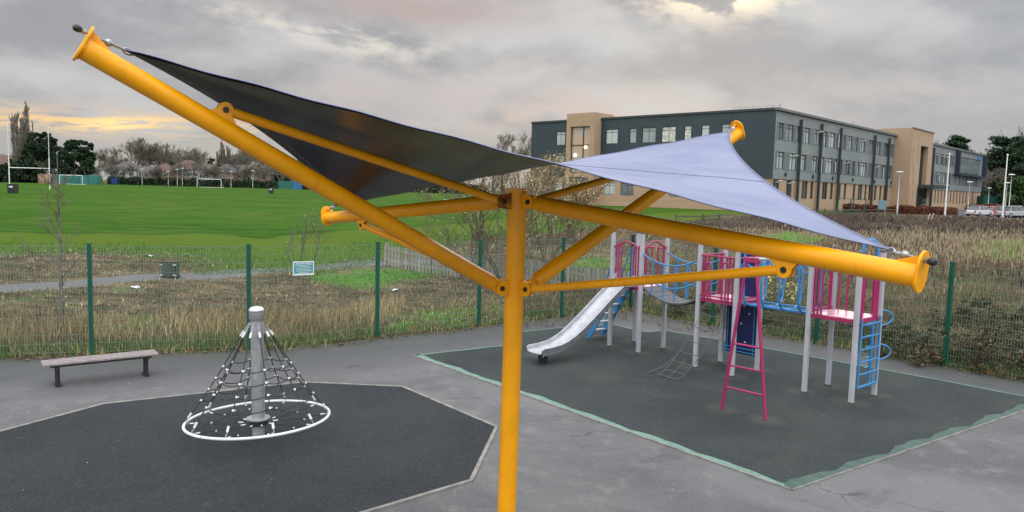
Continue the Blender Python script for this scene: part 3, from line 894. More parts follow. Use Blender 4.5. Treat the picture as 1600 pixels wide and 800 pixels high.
# ---------------------------------------------------------------- revolving rope cone
def build_cone():
    b0 = P(404, 683, 0.012)
    t = thing('rope_climbing_cone', b0, 'revolving cone of black rope net round a grey pole with a white ring', 'playground spinner')
    c = b0.copy()
    ax = Vector((-.012, 0, 1)).normalized()
    mb = MB(); mb.lathe(c, [(.088, 0), (.088, 1.80)], 28, ax); pole = mb.build('pole', GREYPOLE, t, smooth=True)
    mb = MB()
    for k in range(14):
        a = 2 * math.pi * k / 14; p = c + Vector((math.cos(a) * .088, math.sin(a) * .088, .32)); mb.tube([p, p + ax * 1.36], .006, 4)
    mb.build('fluting', GREYPOLE, pole, origin=world_loc(pole))
    MB().lathe(c + ax * 1.785, [(.104, 0), (.107, .01), (.107, .115), (.104, .125)], 28, ax).build('collar', mat('dark grey collar', (.17, .17, .17), .5), t, smooth=True)
    MB().lathe(c + ax * 1.92, [(.110, 0), (.108, .018), (.085, .045), (.045, .058), (.004, .062)], 28, ax).build('cap', mat('pale cap', (.55, .55, .54), .4), t, smooth=True)
    MB().lathe(c + ax * .285, [(.17, 0), (.17, .02)], 24, ax).build('hub_flange', GREYPOLE, t, smooth=True)
    MB().lathe(c + ax * .20, [(.135, 0), (.14, .02), (.14, .07), (.13, .08)], 24, ax).build('rope_hub', ROPE, t, smooth=True)
    R_ = 1.03; zr = .29; tx = Vector((1, 0, .045)).normalized(); ty = Vector((0, 1, -.03)).normalized()
    rc = c + Vector((0, 0, zr))
    ring = [rc + tx * (R_ * math.cos(a)) + ty * (R_ * math.sin(a)) for a in [2 * math.pi * i / 64 for i in range(64)]]
    MB().tube(ring, .021, 10, closed=True).build('ring', WHITEP, t, smooth=True)
    # two black slats under the ring
    n = 10; ropes = []
    top = c + ax * 1.74; rnd = random.Random(5)
    def chain(mb, p, q, k=6):
        d = (q - p); L = d.length; d.normalize(); s1 = d.orthogonal().normalized(); s2 = d.cross(s1)
        for i in range(k):
            m = p + d * (L * (i + .5) / k); a = s1 if i % 2 else s2
            lp = [m + d * (L / k * .62 * math.cos(x)) + a * (.0095 * math.sin(x)) for x in [2 * math.pi * j / 8 for j in range(8)]]
            mb.tube(lp, .0034, 4, closed=True)
    levels = [.36, .50, .64, .79]
    nodes = []
    for k in range(n):
        a = 2 * math.pi * (k + .35) / n
        u = Vector((math.cos(a), math.sin(a), 0))
        e = rc + tx * (R_ * math.cos(a)) + ty * (R_ * math.sin(a))
        s = top + u * .105
        L = (e - s)
        ch = MB(); chain(ch, s, s + L * .095, 6); chain(ch, e, e - L * .06, 4); tag(ch.build('chain', STEEL, t), kind='stuff')
        p0 = s + L * .115; p1 = e - L * .085
        pts = [p0.lerp(p1, q / 10) + Vector((0, 0, -.05 * 4 * (q / 10) * (1 - q / 10))) for q in range(11)]
        MB().tube(pts, .0095, 6).build('meridian_rope', ROPE, t, smooth=True)
        cn = MB(); cn.tube([s + L * .085, s + L * .135], .017, 8); cn.tube([e - L * .105, e - L * .055], .018, 8); cn.build('ferrule', CONNW, t, smooth=True)
        nodes.append([p0.lerp(p1, lv) + Vector((0, 0, -.05 * 4 * lv * (1 - lv))) for lv in levels])
        # floor net spoke
        s2 = c + ax * .235 + u * .14; e2 = e * 1.0
        MB().tube([s2 + (e2 - s2) * .09, s2.lerp(e2, .5) + Vector((0, 0, -.012)), s2 + (e2 - s2) * .88], .0085, 6).build('spoke_rope', ROPE, t)
        cn = MB(); cn.tube([s2 + (e2 - s2) * .08, s2 + (e2 - s2) * .16], .011, 8); cn.tube([s2 + (e2 - s2) * .85, s2 + (e2 - s2) * .92], .011, 8); cn.build('ferrule', CONNW, t, smooth=True)
        ch = MB(); chain(ch, s2 + (e2 - s2) * .91, e2, 3); tag(ch.build('chain', STEEL, t), kind='stuff')
    for li in range(len(levels)):
        mb = MB()
        for k in range(n):
            p = nodes[k][li]; q = nodes[(k + 1) % n][li]; sag = .035 + .02 * li * .5
            mb.tube([p.lerp(q, x / 6) + Vector((0, 0, -sag * 4 * (x / 6) * (1 - x / 6))) for x in range(7)], .0085, 6)
        mb.build('hoop_rope', ROPE, t, smooth=True)
        for k in range(n):
            p = nodes[k][li]; cn = MB(); dd = (nodes[k][-1] - nodes[k][0]).normalized()
            cn.tube([p - dd * .015, p + dd * .015], .015, 8); cn.sphere(p + (nodes[(k + 1) % n][li] - p).normalized() * .026, .011, 8, 5)
            cn.build('connector', CONNW, t, smooth=True)
    mb = MB()
    for k in range(n):
        a = 2 * math.pi * (k + .35) / n; a2 = a + 2 * math.pi / n
        p = c + Vector((math.cos(a) * .66, math.sin(a) * .66, .245)); q = c + Vector((math.cos(a2) * .66, math.sin(a2) * .66, .245))
        mb.tube([p, p.lerp(q, .5) + Vector((0, 0, -.04)), q], .0085, 6)
        cn = MB(); cn.sphere(p, .016, 8, 5); cn.build('connector', CONNW, t, smooth=True)
    mb.build('hoop_rope', ROPE, t, smooth=True)


build_cone()


def build_bench():
    l = P(90, 601, 0.012); r = P(228, 585, 0.012); d = (r - l).normalized(); nn = Vector((-d.y, d.x, 0))
    t = thing('park_bench', (l + r) / 2, 'backless bench of long pinkish grey planks on black legs beside the green fence', 'bench')
    ht = .40; a = l - d * .24; b = r + d * .20
    for i in range(4):
        o = nn * (-.165 + i * .11)
        MB().beam(a + o + Vector((0, 0, ht + .02)), b + o + Vector((0, 0, ht + .02)), .098, .038).build('plank', BENCHW, t, bevel=.006)
    mb = MB()
    for s in (-.15, .15): mb.beam(a + d * .12 + nn * s + Vector((0, 0, ht - .022)), b - d * .12 + nn * s + Vector((0, 0, ht - .022)), .04, .04)
    mb.build('rail', DARKM, t)
    for p in (l, r):
        mb = MB()
        for s in (-.13, .13):
            mb.beam(p + nn * s * .5, p + nn * s * .5 + Vector((0, 0, ht - .03)), .05, .05, up=(1, 0, 0))
            mb.box(p + nn * s * .6 + Vector((0, 0, .012)), (.10, .16, .024), rz=math.atan2(d.y, d.x))
        mb.beam(p - nn * .2 + Vector((0, 0, ht - .055)), p + nn * .2 + Vector((0, 0, ht - .055)), .05, .05)
        mb.build('leg', DARKM, t)


build_bench()


# ---------------------------------------------------------------- climbing frame
def rail(mb, pts, r=.019, n=8, sub=0):
    mb.tube(pts, r, n)


def arc3(p, q, rise, k=10):
    p = Vector(p); q = Vector(q)
    return [p.lerp(q, i / k) + Vector((0, 0, rise * 4 * (i / k) * (1 - i / k))) for i in range(k + 1)]


def build_frame():
    Z0 = .012
    pix = dict(A=(950, 539.5), B=(996, 551), C=(991, 534), D=(1039, 544), E=(1082.5, 573.5), F=(1126, 565), G=(1143, 588), H=(1185, 578),
               I=(1251, 612), J=(1296, 603), K=(1326.5, 628), L=(1371, 618))
    p = {k: P(v[0], v[1], Z0) for k, v in pix.items()}
    # square up the three towers
    av = Vector((.64, -.77, 0)).normalized(); bv = Vector((.80, .60, 0)); bv = (bv - av * bv.dot(av)).normalized()
    def square(c1, c2, c3, c4, s=.93):     # c1-c2 along a, c1-c3 along b
        c = (p[c1] + p[c2] + p[c3] + p[c4]) / 4
        for n, sa, sb in ((c1, -1, -1), (c2, 1, -1), (c3, -1, 1), (c4, 1, 1)): p[n] = c + av * sa * s / 2 + bv * sb * s / 2
    square('A', 'B', 'C', 'D', .93); square('E', 'G', 'F', 'H', .94); square('I', 'K', 'J', 'L', .93)
    t = thing('climbing_frame', (p['E'] + p['H']) / 2, 'pink, blue and lilac climbing frame of three towers with slide, bridge and tunnel', 'climbing frame')
    Up = Vector((0, 0, 1)); DZ = 1.56; HP = 2.80
    rot = math.atan2(av.y, av.x)
    cap = mat('dark post cap', (.05, .05, .055), .4)
    for k, q in p.items():
        h = HP + (.05 if k in 'AB' else 0)
        po = MB().box(q + Up * h / 2, (.086, .086, h), rz=rot).build('post', LILAC, t, bevel=.012)
        mb = MB(); mb.lathe(q + Up * h, [(.062, 0), (.066, .012), (.058, .03), (.025, .048), (.004, .052)], 14); mb.build('post_cap', cap, po, origin=world_loc(po), smooth=True)
        mb = MB(); mb.lathe(q + Up * .002, [(.075, 0), (.072, .012), (.05, .014)], 12); mb.build('post_foot', DARKM, po, origin=world_loc(po))
    def deck(c):
        m = (p[c[0]] + p[c[3]]) / 2; s = .93
        MB().box(m + Up * DZ, (s - .02, s - .02, .03), rz=rot).build('deck', PINKDECK, t, bevel=.004)
        mb = MB()
        for sgn in (-1, 1):
            mb.box(m + av * sgn * (s / 2 - .012) + Up * (DZ - .035), (.03, s - .03, .075), rz=rot)
            mb.box(m + bv * sgn * (s / 2 - .012) + Up * (DZ - .037), (s - .10, .03, .070), rz=rot)
        mb.build('deck_frame', PINK, t)
    for c in ('ABCD', 'EGFH', 'IKJL'): deck(c)
    def barrier(q0, q1, xs, arch=.12, top=.92, name='barrier', hoop=True, out=None):
        q0 = p[q0]; q1 = p[q1]; d = q1 - q0; L = d.length; d.normalize()
        b = MB()
        z0 = DZ + .06; zt = DZ + top
        if arch:
            b.tube([q0 + d * .05 + Up * (zt)] + arc3(q0 + d * .12 + Up * zt, q1 - d * .12 + Up * zt, arch) + [q1 - d * .05 + Up * zt], .021, 10)
        else:
            b.tube([q0 + d * .05 + Up * zt, q1 - d * .05 + Up * zt], .019, 8)
            b.tube([q0 + d * .05 + Up * z0, q1 - d * .05 + Up * z0], .019, 8)
        o = b.build(name, PINK, t, smooth=True)
        for x in xs:
            q = q0 + d * (L * x); zz = zt + (arch * 4 * x * (1 - x) if arch else 0) - .005
            MB().tube([q + Up * (DZ - .02), q + Up * zz], .019, 8).build('bar', PINK, o, origin=world_loc(o), smooth=True)
    # tower 1: arches above slide mouth and bridge mouth
    barrier('A', 'B', [.13, .22, .30, .72, .80, .88], .13, .93)
    barrier('B', 'D', [.10, .88], .16, .93)
    barrier('C', 'D', [.12, .31, .5, .69, .88], 0, .90)
    # tower 2
    barrier('E', 'F', [.12, .20, .80, .88], 0, .93)
    barrier('E', 'G', [.12, .25, .72, .80, .90], 0, .93)
    barrier('G', 'H', [.10, .88], 0, .93)
    def loop(q, d, w=.13, h=.78):
        pts = [q + Up * (DZ), q + Up * (DZ + h - w / 2)] + [q + d * (w / 2 - w / 2 * math.cos(a)) + Up * (DZ + h - w / 2 + w / 2 * math.sin(a)) for a in [math.pi * i / 8 for i in range(1, 9)]] + [q + d * w + Up * DZ]
        MB().tube(pts, .018, 8).build('grab_loop', PINK, t, smooth=True)
    e1 = (p['G'] - p['E']).normalized()
    loop(p['E'] + e1 * .18 - bv * .02, e1); loop(p['G'] - e1 * .34 - bv * .02, e1, .15, .82)
    # tower 3
    barrier('J', 'L', [.12, .30, .48, .66, .84, .90], .16, .93)
    barrier('I', 'J', [.10, .18, .80, .88], 0, .93)
    barrier('I', 'K', [.10, .20], 0, .90) if False else None
    k1 = (p['L'] - p['K']).normalized(); i1 = (p['K'] - p['I']).normalized()
    for q in (p['I'] + i1 * .10, p['I'] + i1 * .17, p['I'] + i1 * .24, p['K'] + k1 * .12, p['K'] + k1 * .18, p['L'] - k1 * .12, p['L'] - k1 * .19, p['L'] - k1 * .26):
        MB().tube([q + Up * (DZ - .02), q + Up * (DZ + .92)], .020, 8).build('bar', PINK, t, smooth=True)
    # slide
    ab = (p['A'] + p['B']) / 2; sl = -bv; sw = av
    W = .24
    prof = [(-.03, 1.60), (.12, 1.60), (.30, 1.50), (.55, 1.31), (.85, 1.06), (1.15, .81), (1.42, .60), (1.62, .465), (1.80, .375), (1.98, .315), (2.22, .285), (2.42, .28), (2.47, .245)]
    # aim so that the foot lands where the photo has it
    foot = P(838, 551, .27); fd = Vector((foot.x - ab.x, foot.y - ab.y, 0)); fl = fd.length; sl = fd.normalized(); sw = Vector((-sl.y, sl.x, 0))
    prof = [(s * fl / 2.42, z) for s, z in prof]
    def strip(mb, offs, zo, rev=False):
        vs = []; m = len(offs)
        for s, z in prof:
            for o, dz in zip(offs, zo): vs.append(ab + sl * s + sw * o + Up * (z + dz))
        mb.add(vs, [(i * m + k, i * m + k + 1, (i + 1) * m + k + 1, (i + 1) * m + k) for i in range(len(prof) - 1) for k in range(m - 1)])
    mb = MB(); strip(mb, [-W, -W + .05, 0, W - .05, W], [.035, .004, 0, .004, .035])
    bed = mb.build('slide_bed', SLIDE, t, smooth=True)
    sm = bed.modifiers.new('thickness', 'SOLIDIFY'); sm.thickness = .006
    for sgn in (-1, 1):
        mb = MB()
        # side cheeks: full height with a rolled top
        strip(mb, [sgn * (W + .002), sgn * (W + .002), sgn * (W + .030), sgn * (W + .030)], [-.05, .10, .10, -.05])
        mb.build('slide_side', SLIDESHADE if sgn > 0 else SLIDE, t)
        MB().tube([ab + sl * s + sw * sgn * (W + .016) + Up * (z + .10) for s, z in prof], .012, 8).build('slide_lip', SLIDE, t, smooth=True)
    MB().box(ab + sl * (fl * .93) + Up * .13, (.05, .25, .26), rz=math.atan2(sl.y, sl.x)).build('slide_foot', DARKM, t)
    mb = MB(); mb.add([ab + sl * .02 + sw * s * (W + .05) + Up * (DZ + z) for s, z in ((-1, .02), (-1, .30), (-.8, .36), (.8, .36), (1, .30), (1, .02))], [])
    for sgn in (-1, 1):
        q = ab + sw * sgn * (W + .035)
        mb.prism([q + sl * -.02 + Up * (DZ), q + sl * -.02 + Up * (DZ + .28), q + sl * .10 + Up * (DZ + .26), q + sl * .30 + Up * (DZ + .02)], sw * .02 * sgn)
    mb.build('slide_hood', SLIDE, t)
    # stairs at the back left of tower 1
    top = (p['A'] + p['C']) / 2; sdn = -av; lo = P(931, 527, Z0); lo_d = Vector((lo.x - top.x, lo.y - top.y, 0)); run = lo_d.length; sdn = lo_d.normalized(); sx_ = Vector((-sdn.y, sdn.x, 0))
    sw2 = .25
    for sgn in (-1, 1):
        a = top + sx_ * sgn * sw2 + Up * DZ; b = top + sdn * run + sx_ * sgn * sw2 + Up * .08
        MB().beam(a, b, .03, .17).build('stringer', BLUE, t)
        MB().tube([b, b - Up * .08], .022, 8).build('stair_foot', BLUE, t)
        hr = [b + Up * .18 - sdn * 0.0, a + Up * .80 + sdn * .08, a + Up * .88 - sdn * .02, a + Up * .80 - sdn * .06]
        MB().tube(hr, .018, 8).build('handrail', BLUE, t, smooth=True)
        MB().tube([b, b + Up * .20], .018, 8).build('handrail_post', BLUE, t)
        MB().tube([a + Up * .0, a + Up * .86], .018, 8).build('handrail_post', BLUE, t)
    tread = mat('pale stair tread', (.45, .47, .50), .6)
    for i in range(6):
        f = (i + .6) / 6.2; c = (top + Up * DZ).lerp(top + sdn * run + Up * .08, f)
        MB().box(c, (.13, sw2 * 2 - .04, .028), rz=math.atan2(sdn.y, sdn.x)).build('stair_tread', tread, t)
    # hanging plank bridge
    for (q0, q1) in ((p['B'], p['E']), (p['D'], p['F'])):
        hi = arc3(q0 + Up * (DZ + .83), q1 + Up * (DZ + .83), -.22); lo_ = arc3(q0 + Up * (DZ + .35), q1 + Up * (DZ + .35), -.26)
        MB().tube(hi, .017, 8).build('bridge_rail', BLUE, t, smooth=True)
        MB().tube(lo_, .017, 8).build('bridge_rail', BLUE, t, smooth=True)
        for q_ in (hi[0], hi[-1], lo_[0], lo_[-1]):
            cb = MB(); cb.sphere(q_, .034, 8, 6); cb.build('rail_clamp', DARKM, t, smooth=True)
        for i in (2, 4, 6, 8): MB().tube([hi[i], lo_[i] - Up * (.30)], .018, 8).build('bridge_rod', BLUE, t)
    nb = 9
    pa = (p['B'] + p['D']) / 2; pb = (p['E'] + p['F']) / 2; crv = arc3(pa + Up * (DZ - .01), pb + Up * (DZ - .01), -.26, nb)
    for i in range(nb):
        a = crv[i]; b = crv[i + 1]; m = (a + b) / 2; dd = (b - a); L = dd.length; dd.normalize()
        M = Matrix((dd, bv, dd.cross(bv))).transposed()
        MB().box(m, (L - .014, .74, .032), M=M).build('bridge_plank', TREAD, t)
    for sgn in (-1, 1): MB().tube([c + bv * sgn * .30 - Up * .03 for c in crv], .012, 6).build('bridge_chain', DARKM, t)
    # tube tunnel between tower 2 and tower 3
    q0 = (p['G'] + p['H']) / 2; q1 = (p['I'] + p['J']) / 2; dv = (q1 - q0); L = dv.length; dv.normalize()
    for s in (-.30, -.18, 0, .18, .30):
        MB().tube([q0 + bv * s + Up * (DZ - (.02 if abs(s) > .2 else .06)), q1 + bv * s + Up * (DZ - (.02 if abs(s) > .2 else .06))], .017, 8).build('tunnel_rail', BLUE, t)
    for s in (-.42, .42):
        MB().tube([q0 + bv * s + Up * (DZ + .98), q0 + dv * .05 + bv * s + Up * (DZ + 1.12), q1 - dv * .1 + bv * s + Up * (DZ + 1.12), q1 - dv * .02 + bv * s + Up * (DZ + 1.02), q1 + bv * s + Up * (DZ + .8)], .02, 8).build('tunnel_rail', BLUE, t, smooth=True)
    nh = 4
    for i in range(nh):
        x = L * (i + .35) / nh; c = q0 + dv * x
        pts = [c + bv * s + Up * (DZ + z) for s, z in [(-.40, 1.12), (-.44, 1.0), (-.44, .55), (-.42, .18), (-.36, .03), (-.2, -.05), (.2, -.05), (.36, .03), (.42, .18), (.44, .55), (.44, 1.0), (.40, 1.12)]]
        MB().tube(pts, .023, 8).build('tunnel_hoop', BLUE, t, smooth=True)
    for i in range(nh + 1):
        x0 = max(0, L * (i - .65) / nh); x1 = min(L, L * (i + .35) / nh)
        for s in (-.43, .43):
            MB().tube(arc3(q0 + dv * x0 + bv * s + Up * (DZ + .90), q0 + dv * x1 + bv * s + Up * (DZ + .90), -.13, 8), .016, 8).build('tunnel_swag', BLUE, t, smooth=True)
    # navy climbing wall on the far side of tower 2
    m0 = p['F'] + bv * .06; m1 = p['H'] + bv * .06; d = (m1 - m0).normalized(); Lw = (m1 - m0).length
    w = MB(); w.beam(m0 + d * .08 + Up * .92, m1 - d * .08 + Up * .92, .03, 1.30); wall = w.build('climbing_wall', NAVY, t)
    w = MB(); w.beam(m0 + d * .30 + Up * 2.06, m1 - d * .06 + Up * 2.06, .03, .95); w.build('climbing_wall', NAVY, t)
    for s in (.03, Lw - .03): MB().tube([m0 + d * s + Up * .22 - bv * .03, m0 + d * s + Up * 2.35 - bv * .03], .016, 8).build('wall_frame', BLUE, t)
    for s in (.14, Lw - .14): MB().tube([m0 + d * s + Up * .22 - bv * .035, m0 + d * s + Up * 1.55 - bv * .035], .013, 8).build('wall_frame', BLUE, t)
    for z in (.32, .40): MB().tube([m0 - bv * .035 + Up * z - d * .04, m1 - bv * .035 + Up * z + d * .04], .014, 8).build('wall_frame', BLUE, t)
    for i, (s, z) in enumerate([(.3, .7), (.62, .55), (.5, .95), (.7, 1.2), (.28, 1.15), (.55, 1.35)]):
        c = m0 + d * (Lw * s) + Up * z; h = MB(); h.sphere(c - bv * .02, .022, 7, 5); h.build('hand_hold', CONNW, t, smooth=True)
    # rope net from tower 2 down to the rubber
    et = p['E'].lerp(p['G'], .5); lo = P(1042, 589, .03); od = Vector((lo.x - et.x, lo.y - et.y, 0)); oL = od.length; od.normalize()
    wv = av
    cols = []
    for s, w0 in ((-1, .36), (0, 0), (1, .36)):
        cols.append([])
        for i in range(15):
            f = i / 14; z = DZ * (1 - f) ** 1.25 - .0; c = et + od * (oL * f ** 1.15 * 1.0) + Up * max(z - .07 * math.sin(math.pi * f), .025)
            cols[-1].append(c + wv * s * (.235 + .03 * math.sin(3 * f)))
    for c in (cols[0], cols[2], cols[1][9:]): MB().tube(c, .006, 6).build('net_rope', ROPEG, t, smooth=True)
    for i in (2, 4, 6, 8, 10, 12, 14):
        a = cols[0][i]; b = cols[2][i]; MB().tube(arc3(a, b, -.045 if i < 10 else 0, 6), .009, 6).build('net_rung', ROPEG, t, smooth=True)
    MB().tube([cols[0][9], cols[0][9] + Vector((-.25, -.02, -.22)), Vector((cols[0][9].x - .62, cols[0][9].y - .1, .022))], .008, 6).build('net_rope', ROPEG, t, smooth=True)
    # pink A frame that carries the overhead bars
    fl_ = P(1127.5, 639.5, Z0); fr = P(1196, 657, Z0); mid = (fl_ + fr) / 2; ad = (fr - fl_).normalized()
    zt = 2.70
    tl = mid - ad * .085 + Up * zt; tr = mid + ad * .085 + Up * zt
    for a, b in ((fl_, tl), (fr, tr)):
        MB().beam(a, b, .050, .050, up=(0, 1, 0)).build('ladder_leg', PINK, t, bevel=.008)
    for z in (.42, .82, 1.22):
        f = z / zt; MB().tube([fl_.lerp(tl, f), fr.lerp(tr, f)], .019, 8).build('ladder_rung', PINK, t)
    MB().beam(tl - ad * .04 + Up * .005, tr + ad * .04 + Up * .005, .055, .085).build('ladder_head', PINK, t)
    e3 = (p['I'] + p['K']) / 2
    for s in (-.05, .05): MB().tube([mid + ad * s + Up * 2.72, e3 + ad * s + Up * 2.70], .020, 8).build('overhead_bar', LILAC, t)
    # blue ladder on the outer side of tower 3
    n3 = av
    for off in (.06,):
        a0 = p['K'] + k1 * .09 + n3 * off; a1 = p['L'] - k1 * .09 + n3 * off
        for q in (a0, a1): MB().tube([q + Up * .27, q + Up * (DZ + .02)], .02, 8).build('ladder_rail', BLUE, t)
        for i in range(6):
            z = .29 + i * .235; MB().tube([a0 + Up * z, a1 + Up * z], .018 if i else .024, 8).build('ladder_rung', BLUE, t)
    # curled climbing pole at the rear edge
    jm = P(1357, 604, Z0); hv = (-av * .55 - bv * .8).normalized()
    pts = [jm, jm + Up * 2.84] + [jm + hv * (.15 - .15 * math.cos(a)) + Up * (2.84 + .15 * math.sin(a)) for a in [math.pi * i / 8 for i in range(1, 9)]] + [jm + hv * .30 + Up * 2.45]
    MB().tube(pts, .034, 10).build('climbing_pole', BLUE, t, smooth=True)
    for i, z in enumerate((.42, .62, .84, 1.06, 1.28)):
        a0 = jm; a1 = jm + k1 * .3
        MB().tube([jm + Up * z - bv * .26, jm + Up * z], .013, 6).build('pole_rung', BLUE, t)
    for z in (.72, 1.42):
        c = jm + Up * z - hv * .02
        pts = [c - hv * (.04 + .36 * math.sin(a)) + Up * (.17 * -math.cos(a)) for a in [math.pi * i / 10 for i in range(11)]]
        MB().tube(pts, .018, 8).build('pole_loop', BLUE, t, smooth=True)
    return p


FRAMEPOSTS = build_frame()


# ---------------------------------------------------------------- school building
def facade_mb(mb, o, d, n, L, z0, z1, holes, depth, mi_wall=0, mi_rev=0):
    """wall sheet with real openings; n points outwards"""
    ss = sorted({0.0, L, *[h[0] for h in holes], *[h[1] for h in holes]}); zs = sorted({z0, z1, *[h[2] for h in holes], *[h[3] for h in holes]})
    ss = [s for s in ss if 0 <= s <= L]; zs = [z for z in zs if z0 <= z <= z1]
    Up = Vector((0, 0, 1))
    def pt(s, z, q=0): return o + d * s + Up * z - n * q
    for a, b in zip(ss[:-1], ss[1:]):
        for c, e in zip(zs[:-1], zs[1:]):
            ms, mz = (a + b) / 2, (c + e) / 2
            if any(h[0] < ms < h[1] and h[2] < mz < h[3] for h in holes): continue
            mb.mi = mi_wall; k = len(mb.f); mb.add([pt(a, c), pt(b, c), pt(b, e), pt(a, e)], [(0, 1, 2, 3)])
    for (a, b, c, e) in holes:
        vs = [pt(a, c), pt(b, c), pt(b, e), pt(a, e), pt(a, c, depth), pt(b, c, depth), pt(b, e, depth), pt(a, e, depth)]
        mb.add(vs, [(0, 1, 5, 4), (1, 2, 6, 5), (2, 3, 7, 6), (3, 0, 4, 7)])


def clad_mat(name, c1, c2, freq=5.0):
    m, t, b = new_mat(name)
    tc = t.node('ShaderNodeTexCoord').outputs['Object']
    sx = t.node('ShaderNodeSeparateXYZ'); t.l.new(tc, sx.inputs[0])
    s = t.math('ADD', t.math('MULTIPLY', sx.outputs[0], .7), t.math('MULTIPLY', sx.outputs[1], -.7))
    s2 = t.math('ADD', t.math('MULTIPLY', sx.outputs[0], .7), t.math('MULTIPLY', sx.outputs[1], .7))
    w = t.math('MULTIPLY', t.math('SINE', t.math('MULTIPLY', s, freq)), t.math('SINE', t.math('MULTIPLY', s2, freq)))
    n = t.noise(tc, .25, 5, .6)
    col = t.mix(t.smooth(n, .3, .7), c1, c2)
    col = t.mix(t.math('MULTIPLY', t.smooth(w, .1, .9), .25), col, tuple(k * .6 for k in c1))
    t.l.new(col, b.inputs['Base Color']); b.inputs['Roughness'].default_value = .5
    return m


def brick_mat(name):
    m, t, b = new_mat(name)
    tc = t.node('ShaderNodeTexCoord').outputs['Object']
    sx = t.node('ShaderNodeSeparateXYZ'); t.l.new(tc, sx.inputs[0])
    s = t.math('ADD', sx.outputs[0], sx.outputs[1])
    v = t.comb(s, sx.outputs[2], 0.0)
    br = t.node('ShaderNodeTexBrick'); t.l.new(v, br.inputs['Vector']); br.inputs['Scale'].default_value = 3.0
    br.inputs['Color1'].default_value = (.42, .28, .17, 1); br.inputs['Color2'].default_value = (.34, .225, .135, 1); br.inputs['Mortar'].default_value = (.33, .28, .22, 1)
    br.inputs['Mortar Size'].default_value = .018
    col = t.mix(t.math('MULTIPLY', t.smooth(t.noise(tc, .6, 5, .65), .4, .7), .35), br.outputs[0], (.30, .20, .125))
    t.l.new(col, b.inputs['Base Color']); b.inputs['Roughness'].default_value = .9
    return m


CLADD = clad_mat('dark blue grey cladding', (0.022, 0.036, 0.046), (0.030, 0.046, 0.056), 9)
CLADLIT = clad_mat('grey green cladding in lit tone', (0.21, 0.235, 0.23), (0.17, 0.195, 0.195), 6)  # same cladding as the left wall, painted lighter for the light on it
CLADM = clad_mat('mid grey cladding band', (0.115, 0.135, 0.135), (0.095, 0.115, 0.115), 6)
BRICK = brick_mat('buff brick')
WFRAME = mat('dark window frame', (0.018, 0.022, 0.026), .4)
FIN = mat('dark steel column', (0.03, 0.038, 0.043), .5)
ROOFM = mat('grey roof membrane', (0.16, 0.165, 0.17), .7, (0.12, .125, .13), 1)


def glass_mat(name, lo_, hi_):
    m, t, b = new_mat(name)
    oi = t.node('ShaderNodeObjectInfo').outputs['Random']; tc = t.node('ShaderNodeTexCoord').outputs['Object']
    n = t.noise(tc, .8, 4, .6)
    k = t.math('ADD', t.math('MULTIPLY', oi, .75), t.math('MULTIPLY', n, .4))
    t.l.new(t.ramp(k, [(.15, lo_), (.75, hi_)]), b.inputs['Base Color'])
    b.inputs['Roughness'].default_value = .06; b.inputs['Specular IOR Level'].default_value = 1.0
    return m


GLASS = glass_mat('window glass with painted sky reflection and blinds', (.04, .052, .055), (.42, .47, .46))  # mirrored pale sky painted into the pane colour, along with blinds
GLASSD = glass_mat('dark ground floor glass', (.012, .016, .016), (.06, .075, .070))
SASHGLINT = mat('open sash with painted sky glint', (.75, .76, .76), .3)  # tilted panes coloured white for the sky they mirror
_wc = {}


def window(parent, o, d, n, s, w, z, h, recess=.14, glass=None, kind='std', origin=None):
    """window thing part: frame with mullion and transom (part) > pane (sub-part)"""
    key = (round(w, 1), round(h, 1), kind, glass is GLASSD)
    ang = math.atan2(d.y, d.x)
    if key not in _wc:
        ww, hh = round(w, 1), round(h, 1)
        mb = MB(); ft = .075
        for x in (-ww / 2 + ft / 2, ww / 2 - ft / 2): mb.box((x, 0, hh / 2), (ft, .09, hh))
        for zz in (ft / 2, hh - ft / 2): mb.box((0, 0, zz), (ww - 2 * ft, .088, ft))
        nm = 1 if ww > 1.1 else 0
        if ww > 2.2: nm = max(1, round(ww / 1.0) - 1)
        for i in range(nm): mb.box((-ww / 2 + ww * (i + 1) / (nm + 1), 0.002, hh / 2), (.07, .085, hh - 2 * ft))
        if kind in ('std', 'slot') and hh > 1.0:
            mb.box((0, .004, hh * .77), (ww - 2 * ft, .08, .07))
        if kind == 'grid':
            for q in (.25, .5, .75): mb.box((0, .004, hh * q), (ww - 2 * ft, .08, .08))
        fm = mb.mesh('window', WFRAME)
        gm = MB().box((0, .03, hh / 2), (ww - .02, .02, hh - .02)).mesh('pane', glass or GLASS)
        _wc[key] = (fm, gm)
    fm, gm = _wc[key]
    base = o + d * (s + w / 2) + Vector((0, 0, z)) - n * recess - (origin if origin is not None else world_loc(parent))
    f = link_mesh('window', fm, parent, base, (0, 0, ang))
    f.scale = (w / round(w, 1), 1, h / round(h, 1))
    link_mesh('pane', gm, f)
    return f


